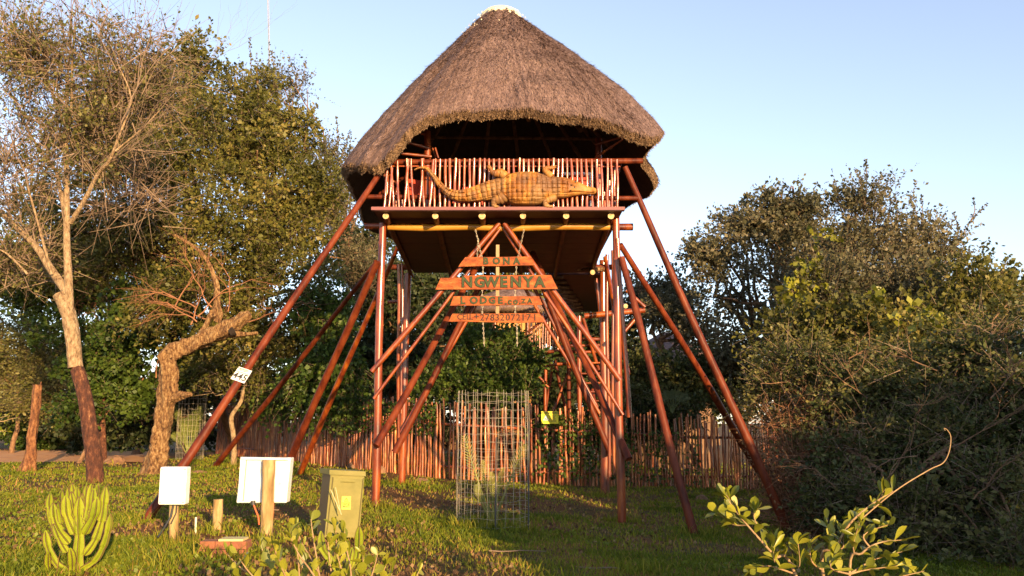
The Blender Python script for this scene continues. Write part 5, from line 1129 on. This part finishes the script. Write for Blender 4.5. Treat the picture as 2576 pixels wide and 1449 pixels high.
crown('leaves', bz((2035, 660, 23, 28, 45), (2010, 730, 22.5, 25, 40), (1975, 800, 22, 28, 40), (1965, 860, 21.5, 25, 35), (2060, 590, 23.5, 18, 30), (2170, 760, 20.5, 20, 30), (2330, 790, 18, 22, 28)), 150, 9, .3, .16, .45, [LF_BIG, TWIG], lc, up=-.2, droop=.4, cl=6)
tree('brown_brushwood', 'dry brown brushwood tangled round the foot of the outer right strut', hit(2000, 1290) + Vector((0, .6, 0)), [(at(2000, 1150, 16), .03)], .03,
     bz((1960, 1100, 16.5, 60, 60), (1990, 1190, 16, 60, 80), (2040, 1050, 16.5, 60, 60), (2060, 1200, 15.5, 70, 90), (2010, 1280, 15.3, 60, 60), (2120, 1350, 14.5, 80, 60)), dict(n=2600, K=5, L=.5, lsize=.05, lw=.3, up=.1, twig=.009), [LF_BROWN, TWIG_RED], TWIG_RED, seed=26, cat='brushwood')
# far tree line
rr_ = random.Random(4)
for k, (u, lab) in enumerate(((-100, 'far olive tree at the left edge beyond the dirt road'), (130, 'far grey-green tree beyond the dirt road behind the stump'), (1000, 'far olive tree low behind the fence between the left legs'), (1300, 'far grey-green tree low behind the bright shrub'), (1560, 'far olive tree low behind the walkway stairs'), (1800, 'far grey-green tree behind the right struts'))):
    Y = 58 + rr_.uniform(-6, 8)
    c = at(u, 985, Y)
    tree('distant_tree', lab, Vector((c.x, Y, 0)), [(Vector((c.x, Y, 4)), .2)], .2,
         bz((u - 80, 985, Y, 110, 60), (u + 70, 975, Y, 110, 70), (u, 930 + rr_.uniform(-25, 15), Y, 100, 70)), dict(n=1200, K=12, L=1.0, lsize=.24, lw=.36, up=.1), [LF_OLIVE if k % 2 else LF_GREY, TWIG], BARK_BROWN, seed=60 + k)
tree('low_shrubs', 'low dark shrubs closing off the view beyond the dirt road at far left', Vector((-21, 43, .2)), [(Vector((-21, 43, 1.4)), .05)], .05,
     bz(*[(u, 1068 + (u % 5) * 3, 42.5 + (u % 7) * .3, 60, 48) for u in range(-60, 420, 48)]), dict(n=3400, K=12, L=.6, lsize=.17, lw=.4, up=.1), [LF_GREEN, TWIG], BARK_BROWN, seed=81, cat='shrubs')
tree('dark_tree', 'dark tree standing close behind the walkway stairs', Vector((3.6, 33, 0)), [(Vector((3.6, 33, 3)), .1)], .1,
     bz((1400, 860, 33, 50, 60), (1470, 840, 34, 60, 70), (1540, 860, 33, 60, 80), (1440, 950, 32, 70, 70), (1530, 960, 32, 70, 60), (1380, 960, 32, 50, 50)), dict(n=2600, K=12, L=.5, lsize=.14, lw=.4, up=.1), [LF_DARK, TWIG], BARK_BROWN, seed=83)
tree('low_shrubs', 'low dark shrubs growing close behind the middle of the fence', Vector((-2, 27.5, 0)), [(Vector((-2, 27.5, 1)), .05)], .05,
     bz(*[(u, 1060 + (u % 3) * 8, 27.5 + (u % 7) * .3, 60, 60) for u in range(880, 1700, 62)]), dict(n=4200, K=12, L=.4, lsize=.12, lw=.4, up=.1), [LF_DARK, TWIG], BARK_BROWN, seed=80, cat='shrubs')
# thicket standing outside the picture on the right, whose shade falls across the grass
tree('roadside_thicket', 'dense roadside thicket right of the viewer, outside the view', Vector((8, 4, -.4)), [(Vector((7, 4, 1.5)), .08), (Vector((10, 3.6, 1.6)), .08)], .1,
     [(np.array((x, 3.7, h / 2 - .3)), np.array((1.15, 1.0, h / 2 + .2))) for x, h in ((4.1, 2.2), (5.0, 2.8), (5.9, 3.2), (6.8, 3.5), (7.8, 3.5), (8.8, 3.5), (9.8, 3.7), (10.8, 4.2), (11.8, 4.7), (12.9, 5.2), (14.0, 5.8), (15.3, 6.3), (16.9, 6.8))],
     dict(n=15000, K=12, L=.4, lsize=.15, lw=.45, up=.1, shell=.8), [LF_GREEN, TWIG], BARK_BROWN, seed=40)
# ---------------------------------------------------------------- mast
mb = MB(); mb.tube([at(684, 520, 40), at(677, 160, 40), at(672, -60, 40)], [.035, .022, .02], 6); mb.tube([at(679, 160, 39.8), at(675, -60, 39.8)], .012, 5)
g0 = at(684, 520, 40); mb.tube([Vector((g0.x, 40, 0)), g0], .05, 6)
tag(build('radio_mast', mb, plain('white_mast', (.42, .42, .42), .5), None, (g0.x, 40, 0)), 'thin white radio mast rising above the left trees', 'mast')

# ---------------------------------------------------------------- leafy things at the fence and in cages
def fence_vine(s0, s1, n, zlo, zhi, label, seed):
    rs = np.random.default_rng(seed); s = s0 + (s1 - s0) * rs.random(n)
    k = vn(s, 0 * s, .5, seed) > rs.random(n) * .8; s = s[k]; n = len(s)
    C = np.array([tuple(fence_at(float(x))) for x in s]); C[:, 2] = gz(C[:, 0], C[:, 1]) + zlo + (zhi - zlo) * rs.random(n) ** .8; C[:, 1] -= .06 + .12 * rs.random(n)
    V, F, T = leaves(C, rdir(n, up=-.1), .07 + .05 * rs.random(n), .42)
    tag(link('creeper', np_mesh('creeper', V, F, LF_GREEN, tint=T)), label, 'creeper')
sB = (fp[1] - fp[0]).length + (fp[2] - fp[1]).length; sC = sB + (fp[3] - fp[2]).length; sD = sC + (fp[4] - fp[3]).length; sE = sD + (fp[5] - fp[4]).length
fence_vine(sB - 2, sC, 1500, 1.1, 2.0, 'leafy creeper on the fence between the left legs', 3)
fence_vine(sD - .3, sE + .2, 2100, .2, 1.9, 'leafy creeper climbing the fence near the yellow plate', 4)
fence_vine(sE, sE + 2.6, 1000, .0, 1.6, 'leafy creeper on the fence right of the front right leg', 5)

WIRE = plain('galvanised_wire', (.42, .36, .28), .45, .5)
def cage(c, r, h, nv, nh, label, wr=.0024, stakes=(), top=0):
    root = empty('mesh_cage', c, label, 'wire cage'); mb = MB(); random.seed(nv)
    for i in range(nv):
        q = 2 * math.pi * i / nv; ox = .012 * random.uniform(-1, 1)
        pts = [c + Vector((r * (1 - .03 * j / 6) * math.cos(q) + ox * j / 3 + .01 * random.uniform(-1, 1), r * math.sin(q), h * j / 6 - .03)) for j in range(7)]; mb.tube(pts, wr, 4, cap=None)
    for k in range(nh):
        z = h * (k + .3) / nh; mb.tube([c + Vector((r * 1.0 * math.cos(2 * math.pi * i / 24), r * math.sin(2 * math.pi * i / 24), z + .012 * math.sin(i * 2.3 + k))) for i in range(25)], wr, 4, cap=None)
    o = build('wire_mesh', mb, WIRE, root, c); o['kind'] = 'stuff'
    for u, vt in stakes:
        p = at(u, 1330, c.y - r); mb = MB(); mb.tube([Vector((p.x, p.y, G(p.x, p.y) - .05)), at(u + 2, vt, p.y)], .010, 6); build('stake', mb, DKM, root)
    return root
def palm(base, fr, label, lm, lsz=.22):
    root = empty('young_palm', base, label, 'palm')
    for (tip, bend, ln) in fr:
        base_ = Vector(base); tip = Vector(tip); mid = base_.lerp(tip, .5) + Vector(bend); pts = [((1 - t) ** 2) * base_ + 2 * t * (1 - t) * mid + t * t * tip for t in [i / 14 for i in range(15)]]
        mb = MB(); mb.tube(pts, [.021 * (1 - i / 16) + .003 for i in range(15)], 5)
        sdv = (pts[-1] - pts[0]).cross(Vector((0, -1, .2))).normalized()
        for i in range(15):
            t = .48 + .52 * i / 14; j = min(13, int(t * 14)); p = pts[j].lerp(pts[j + 1], t * 14 - j if j < 14 else 0); d = (pts[j + 1] - pts[j]).normalized()
            for s_ in (-1, 1):
                e = d * 1.0 + sdv * s_ + Vector((0, random.uniform(-.3, .3), 0)); e.normalize(); L = ln * .85 * (.35 + .65 * math.sin(math.pi * min(1, (t - .40) / .62))); q = e.cross(Vector((0, 1, 0))).normalized() * .005
                mb.add([p - q, p + e * L * .5 - q * 1.3, p + e * L, p + e * L * .5 + q * 1.3, p + q], [(0, 1, 2, 3, 4)])
        build('frond', mb, lm, root)
    return root
PALM = noisy('palm_leaf', [(.3, (.12, .13, .02)), (.7, (.24, .22, .04))], 3, .5); PALMD = noisy('dark_palm_leaf', [(.3, (.03, .05, .012)), (.7, (.07, .09, .02))], 3, .5); PALMB = noisy('fresh_palm_leaf', [(.3, (.10, .13, .02)), (.7, (.20, .22, .03))], 3, .5)
cb_ = hit(1240, 1322); cb_.y = 13.6; cb_.z = G(cb_.x, cb_.y)
cage(cb_, .57, at(1240, 978, 13.6).z - cb_.z, 26, 17, 'tall cylinder of galvanised wire mesh round a young palm before the tower', stakes=((1329, 1060), (1246, 1100)))
pb = Vector((cb_.x, cb_.y, cb_.z)); 
palm(pb, [(at(1318, 1122, 13.5), (.02, 0, .1), .20), (at(1168, 1100, 13.6), (-.05, 0, .12), .20), (at(1215, 1160, 13.7), (-.05, .1, .1), .12), (at(1265, 1180, 13.6), (0, .1, .1), .12), (at(1200, 1220, 13.5), (-.1, 0, .1), .12), (at(1236, 1190, 13.5), (.02, 0, .1), .12)], 'young palm with yellow stems inside the tall wire cage before the tower', PALM)
c2 = hit(468, 1158); c2.z = G(c2.x, c2.y)
cage(c2 + Vector((0, .3, 0)), .48, at(470, 965, c2.y).z - c2.z, 22, 14, 'wire mesh cage round a bushy palm, right of the gnarled trunk', wr=.004)
random.seed(8)
palm(c2 + Vector((0, .3, 0)), [(at(468 + math.cos(q) * random.uniform(25, 48), 1062 + random.uniform(-45, 40), c2.y + random.uniform(0, .6)), (0, 0, .25), .30) for q in [i * .55 for i in range(12)]], 'bushy young palm inside the wire cage by the gnarled trunk', PALMB)
palm(at(1690, 1040, 26.3), [(at(1655 + k * 15, 1000 - 14 * math.sin(k * .6), 26.2), (0, 0, .2), .28) for k in range(6)], 'palm fronds showing above the fence right of the tower', PALMD)

# ---------------------------------------------------------------- candelabra euphorbia
EUP = noisy('yellow_green_succulent', [(.3, (.12, .16, .006)), (.55, (.20, .235, .010)), (.8, (.27, .28, .016))], 4, .65, .1, spec=.2); EUE = plain('thorny_edge', (.12, .07, .02), .8)
def euph_arm(root, pts, w, rot=.4, seg=.17, wid=None):
    pp = smoothp([Vector(p) for p in pts], 7); k = len(pp); L = sum((b - a).length for a, b in zip(pp, pp[1:]))
    # resample
    out = []; n = max(14, int(L / .018)); acc = [0]
    for a, b in zip(pp, pp[1:]): acc.append(acc[-1] + (b - a).length)
    for i in range(n + 1):
        s = L * i / n; j = max(0, min(k - 2, next((q for q in range(k - 1) if acc[q + 1] >= s), k - 2))); f = (s - acc[j]) / max(1e-6, acc[j + 1] - acc[j]); out.append(pp[j].lerp(pp[j + 1], f))
    mb = MB(); vs = []; a_ = Vector((1, 0, 0)); M_ = 16; off = random.uniform(0, seg)
    nseg = max(1, round(L / seg))
    for i, p in enumerate(out):
        t = (out[min(i + 1, n)] - out[max(i - 1, 0)]).normalized(); a_ = (a_ - t * a_.dot(t)).normalized(); b_ = t.cross(a_)
        f = (i / n * nseg) % 1.0 if i < n else 1
        prof = (.62 + .38 * math.sin(min(1, f * 1.9 + .12) * math.pi / 2 if f < .45 else math.pi / 2) - .34 * max(0, f - .45) / .55) if nseg > 1 or True else 1
        prof = .66 + .34 * (1 - f) ** .6 if f > .08 else .66 + .34 * f / .08
        endt = min(1, (n - i) / (n * .10 + 1)); prof *= math.sqrt(max(.03, endt)); basef = min(1, .55 + i / (n * .15)); prof *= basef
        th_ = 1 + .05 * (i % 2)
        for j in range(M_):
            q = 2 * math.pi * j / M_ + rot; c4 = abs(math.cos(2 * (q - rot))); r = w * prof * (.30 + .70 * c4 ** 2.6) * (th_ if c4 > .9 else 1)
            vs.append(p + (a_ * math.cos(q) + b_ * math.sin(q)) * r)
    fs = [(i * M_ + j, i * M_ + (j + 1) % M_, (i + 1) * M_ + (j + 1) % M_, (i + 1) * M_ + j) for i in range(n) for j in range(M_)]
    mi = 0; o0 = len(mb.v); mb.add(vs, fs, 0, False); mb.add(vs[-M_:], [tuple(range(M_))], 0)
    for fi in range(len(fs)): pass
    # thorny ridge line along each wing
    for wj in range(4):
        j = wj * 4; rid = [vs[i * M_ + j] for i in range(0, n + 1, 2)]
        if len(rid) > 1: mb.tube(rid, .0042, 4, 1)
    build('stem', mb, [EUP, EUE], root)
def eu(z): return (88.05 + z[0] * .1753, 1194.9 + z[1] * .1753)
random.seed(31); Ye = 8.2; be = at(*eu((600, 1560)), Ye); be.z = G(be.x, Ye)
er = empty('candelabra_euphorbia', be, 'bright yellow-green many-armed euphorbia in the lower left corner', 'succulent')
mb = MB(); mb.tube([be - Vector((0, 0, .05)), at(*eu((610, 1400)), Ye)], [.035, .03], 10); build('trunk', mb, BARK_GNARL, er)
arms = [([(615, 1420), (625, 1150), (640, 850), (632, 620), (640, 310)], 95, 0), ([(580, 850), (500, 680), (450, 520), (440, 290)], 82, -.05), ([(490, 985), (350, 800), (280, 620), (260, 400)], 78, .05), ([(460, 1110), (370, 960), (310, 820), (260, 700)], 60, 0),
        ([(470, 1400), (320, 1290), (220, 1120), (170, 950), (150, 790)], 66, -.05), ([(260, 1560), (190, 1330), (180, 1200), (185, 1100)], 50, -.15), ([(540, 1560), (530, 1350), (530, 1200), (505, 1045)], 62, -.18), ([(705, 850), (790, 700), (860, 540), (890, 310)], 80, -.06),
        ([(710, 1150), (850, 960), (930, 740), (980, 520), (1015, 160)], 72, 0), ([(640, 1370), (860, 1230), (985, 1010), (1050, 780), (1082, 555)], 68, -.05), ([(600, 760), (560, 500), (520, 240)], 58, .1), ([(640, 700), (610, 450), (600, 165)], 60, .15), ([(620, 640), (570, 380), (535, 118)], 55, .22),
        ([(560, 800), (500, 520), (470, 180)], 52, .2), ([(480, 700), (420, 450), (395, 220)], 45, .22), ([(720, 700), (725, 420), (735, 148)], 55, .15), ([(740, 660), (770, 400), (805, 128)], 60, .1), ([(790, 620), (830, 400), (850, 190)], 60, .04), ([(800, 560), (870, 350), (895, 135)], 55, .18), ([(330, 900), (210, 520), (220, 255)], 60, .2), ([(380, 700), (345, 500), (340, 395)], 48, .12), ([(700, 640), (690, 450), (680, 260)], 36, .05)]
for pts, w, dy in arms:
    k = len(pts); pp = [at(*eu(z), Ye + dy * (i / (k - 1))) for i, z in enumerate(pts)]
    euph_arm(er, pp, w * .83 * .1753 / FPX * Ye, rot=random.uniform(.2, .9))
# smaller euphorbia behind the foreground leaves
def ku(x, y): return (540.9 + x * .2275, 1119.4 + y * .2275)
Y5 = 8.6; b5 = at(*ku(1430, 1500), Y5); b5.z = G(b5.x, Y5)
er2 = empty('candelabra_euphorbia', b5, 'small euphorbia rising behind the foreground leaves at the foot of the khaki kiosk', 'succulent')
for pts, w in (([(1430, 1600), (1300, 1300), (1190, 1150), (1170, 950)], 46), ([(1430, 1600), (1560, 1300), (1590, 1100), (1595, 895)], 50), ([(1430, 1600), (1480, 1300), (1520, 1130)], 40), ([(1430, 1600), (1370, 1350), (1330, 1200)], 40), ([(1440, 1600), (1640, 1320), (1650, 1180)], 40)):
    pp = [at(*ku(*z), Y5 + random.uniform(-.08, .08)) for z in pts]; pp[0] = b5 + Vector((0, 0, -.02)); euph_arm(er2, pp, w * .2275 / FPX * Y5, rot=random.uniform(.2, .9))

# ---------------------------------------------------------------- foreground shrubs: each big leaf an object
def leaf_mesh(L, wv, fold, curl):
    vs = []; fs = []; n = 6
    prof = [0.06, .34, .66, .92, 1.0, .78, .0]
    for i in range(n + 1):
        t = i / n; z = curl * t * t; w = wv * prof[i]
        vs += [(-w, t * L, z + fold * w), (0, t * L, z), (w, t * L, z + fold * w)]
    for i in range(n):
        a = i * 3; fs += [(a, a + 1, a + 4, a + 3), (a + 1, a + 2, a + 5, a + 4)]
    me = bpy.data.meshes.new('leaf'); me.from_pydata(vs, [], fs); me.materials.append(BIGL)
    me.polygons.foreach_set('use_smooth', [True] * len(fs)); me.update(); return me
m_, nt_, b_ = newmat('glossy_yellow_green_leaf'); N_ = nt_.nodes.new; L_ = nt_.links.new
oi = N_('ShaderNodeObjectInfo'); rp = ramp(nt_, [(0, (.13, .15, .012)), (.5, (.23, .24, .018)), (1, (.34, .32, .035))]); L_(oi.outputs['Random'], rp.inputs[0])
tc_ = N_('ShaderNodeTexCoord'); nz = N_('ShaderNodeTexNoise'); nz.inputs['Scale'].default_value = 60; L_(tc_.outputs['Object'], nz.inputs['Vector'])
hs_ = N_('ShaderNodeHueSaturation'); mr_ = N_('ShaderNodeMapRange'); mr_.inputs[1].default_value = .3; mr_.inputs[2].default_value = .7; mr_.inputs[3].default_value = .75; mr_.inputs[4].default_value = 1.15
L_(nz.outputs['Fac'], mr_.inputs[0]); L_(mr_.outputs[0], hs_.inputs['Value']); L_(rp.outputs[0], hs_.inputs['Color']); L_(hs_.outputs[0], b_.inputs['Base Color']); b_.inputs['Roughness'].default_value = .4
tr_ = N_('ShaderNodeBsdfTranslucent'); L_(hs_.outputs[0], tr_.inputs[0]); mx_ = N_('ShaderNodeMixShader'); mx_.inputs[0].default_value = .25; L_(b_.outputs[0], mx_.inputs[1]); L_(tr_.outputs[0], mx_.inputs[2]); L_(mx_.outputs[0], nt_.nodes['Material Output'].inputs[0])
BIGL = m_
LMS = [leaf_mesh(1, .24, .35, -.12), leaf_mesh(1, .29, .25, .14), leaf_mesh(1, .22, .6, -.30), leaf_mesh(1, .27, .15, .02), leaf_mesh(1, .15, .7, .28), leaf_mesh(.8, .27, .2, -.2)]
def put_leaf(root, p, d, L):
    o = link('leaf', random.choice(LMS), root, p); o.rotation_mode = 'QUATERNION'
    q = Vector(d).to_track_quat('Y', 'Z'); 
    from mathutils import Quaternion
    o.rotation_quaternion = q @ Quaternion((0, 1, 0), random.uniform(-1.3, 1.3)); o.scale = (L, L, L)
STEM = noisy('pale_woody_stem', [(.3, (.22, .13, .06)), (.7, (.42, .28, .14))], 20, .8)
def shrub(label, base, branches, cnt, Lf, seed):
    random.seed(seed); root = empty('leafy_shrub', base, label, 'shrub'); st = MB()
    for (pts, w) in branches:
        pp = smoothp(pts, 5); k = len(pp); st.tube(pp, [w * (1 - .7 * i / (k - 1)) for i in range(k)], 6)
        d = (pp[-1] - pp[-3]).normalized(); Lb = sum((b - a).length for a, b in zip(pp, pp[1:]))
        for q in range(cnt):
            s = 1 - .75 * (q / cnt) ** 1.3 if cnt > 3 else 1; i = max(2, min(k - 1, int(round(s * (k - 1))))); p = pp[i].lerp(pp[i - 1], random.random())
            dd = d * random.uniform(.3, 1.0) + Vector((random.gauss(0, .6), random.gauss(0, .45), random.gauss(.25, .5))); dd.normalize()
            put_leaf(root, p, dd, Lf * random.uniform(.6, 1.2))
    build('stems', st, STEM, root, base); return root
Yf = 4.7; base_a = Vector((at(860, 1449, Yf).x, Yf, G(-1, Yf)))
tipsA = [(880, 860, 8), (820, 960, 6), (500, 1080, 7), (640, 1080, 5), (250, 1200, 5), (130, 1180, 4), (230, 1380, 4), (700, 1230, 7), (600, 1320, 7), (960, 1230, 5), (900, 1060, 4), (1330, 860, 4), (1430, 900, 5), (1420, 1050, 6), (1350, 1180, 6), (1640, 1180, 6), (1800, 1180, 6), (1730, 1330, 6), (1450, 1400, 6), (900, 1400, 6), (1060, 800, 3), (1100, 1380, 5), (1900, 1290, 4), (2250, 1380, 4), (1250, 1050, 5), (1960, 1400, 5), (420, 1430, 5), (1600, 1430, 6)]
random.seed(2); brs = []
for x, y, c in tipsA:
    t = at(*ku(x, y + 20), Yf + random.uniform(-.35, .35)); m1 = base_a.lerp(t, .55) + Vector((random.uniform(-.08, .08), random.uniform(-.05, .05), .10)); brs.append(([base_a, m1, t.lerp(m1, .25) + Vector((0, 0, -.01)), t], .007))
shrub('leafy shrub with big yellow-green leaves in the foreground before the kiosk', base_a, brs, 12, .078, 3)
def ru(x, y): return (1635 + x * .5226, 691.8 + y * .5226)
base_b = Vector((at(2130, 1449, Yf).x, Yf, G(2, Yf)))
def RB(*l): return [at(*ru(x, y), Yf + dy) for x, y, dy in l]
mains = [([base_b] + RB((700, 1440, .05), (600, 1350, 0), (500, 1240, 0), (440, 1170, 0), (380, 1090, 0)), .010), ([base_b] + RB((830, 1420, .05), (890, 1320, 0), (960, 1200, 0), (1060, 1110, 0), (1170, 1040, 0)), .011), ([base_b] + RB((960, 1440, -.05), (1020, 1340, -.1), (1100, 1290, -.1), (1210, 1275, -.1)), .009)]
allp = [p for m, _ in mains for p in smoothp(m, 6)[5:]]
def sub_(w, *l):
    q = RB(*l); a = min(allp, key=lambda p: (p - q[0]).length + max(0, p.z - q[0].z) * 3); return ([a] + q, w)
brs = mains + [sub_(.005, (400, 1200, .05), (320, 1140, .05)), sub_(.005, (520, 1220, .05), (500, 1160, .05), (520, 1120, .05)), sub_(.005, (420, 1130, 0), (360, 1050, 0)), sub_(.006, (870, 1290, .05), (850, 1180, .1)), sub_(.006, (1030, 1250, -.1), (1150, 1200, -.1)), sub_(.005, (650, 1340, .05), (640, 1280, 0)),
       sub_(.005, (720, 1400, -.1), (710, 1270, -.1)), sub_(.006, (1080, 1370, .1), (1220, 1330, .1)), sub_(.006, (930, 1310, 0), (925, 1230, 0)), sub_(.006, (780, 1380, 0), (765, 1290, 0)), sub_(.006, (1040, 1420, 0), (1190, 1400, 0)), sub_(.006, (870, 1410, -.2), (895, 1340, -.2)),
       sub_(.006, (1150, 1470, 0), (1320, 1425, 0)), sub_(.006, (560, 1400, 0), (480, 1440, 0)), sub_(.005, (1090, 1110, .05), (1130, 1030, .05)), sub_(.005, (960, 1240, .1), (985, 1150, .1)), sub_(.005, (600, 1380, -.1), (590, 1290, -.1)), sub_(.005, (980, 1290, -.1), (1010, 1190, -.15))]
sb = shrub('leafy shrub in the lower right foreground with one long bare curling tendril', base_b, brs, 13, .086, 4)
td = MB(); pp = smoothp(RB((1000, 1190, 0), (1180, 1040, 0), (1340, 940, 0), (1410, 905, 0), (1440, 850, 0), (1448, 780, 0), (1430, 745, 0), (1415, 738, 0), (1422, 748, 0)), 6); td.tube(pp, [.0038 * (1 - .6 * i / len(pp)) for i in range(len(pp))], 6); build('tendril', td, STEM, sb)
# small leafy sprig at the left edge
p0 = at(-40, 1040, 9.0); b6 = Vector((p0.x - .3, 9.0, G(p0.x, 9)))
random.seed(5)
shrub('leafy sprig poking in at the left edge beside the dead stump', b6, [([b6, at(-40, 1090, 9), at(10, 1060, 9), at(44, 1050, 9)], .008), ([b6, at(-40, 1100, 9), at(0, 1085, 9), at(18, 1085, 9)], .006), ([b6, at(-50, 1080, 9), at(-10, 1055, 9), at(20, 1046, 9)], .006)], 12, .055, 6)
# fallen twigs on the grass
random.seed(77); 
for i, (u, v, l) in enumerate(((1230, 1395, .7), (1560, 1440, .5), (2000, 1395, .5), (700, 1290, .5))):
    p = hit(u, v); mb = MB(); e = p + Vector((random.uniform(-1, 1), random.uniform(-.3, .3), .05)).normalized() * l; e.z = p.z + .03
    mb.tube(wander(p + Vector((0, 0, .04)), e + Vector((0, 0, .02)), 5, .06), [.010, .009, .008, .007, .006, .005], 5)
    tag(build('fallen_twig', mb, TWIG), ('bare fallen twig on grass below the wire cage', 'fallen twig on shaded grass at the bottom edge', 'fallen twig under the right shrub tendril', 'fallen twig behind the large white cabinet')[i], 'twig')
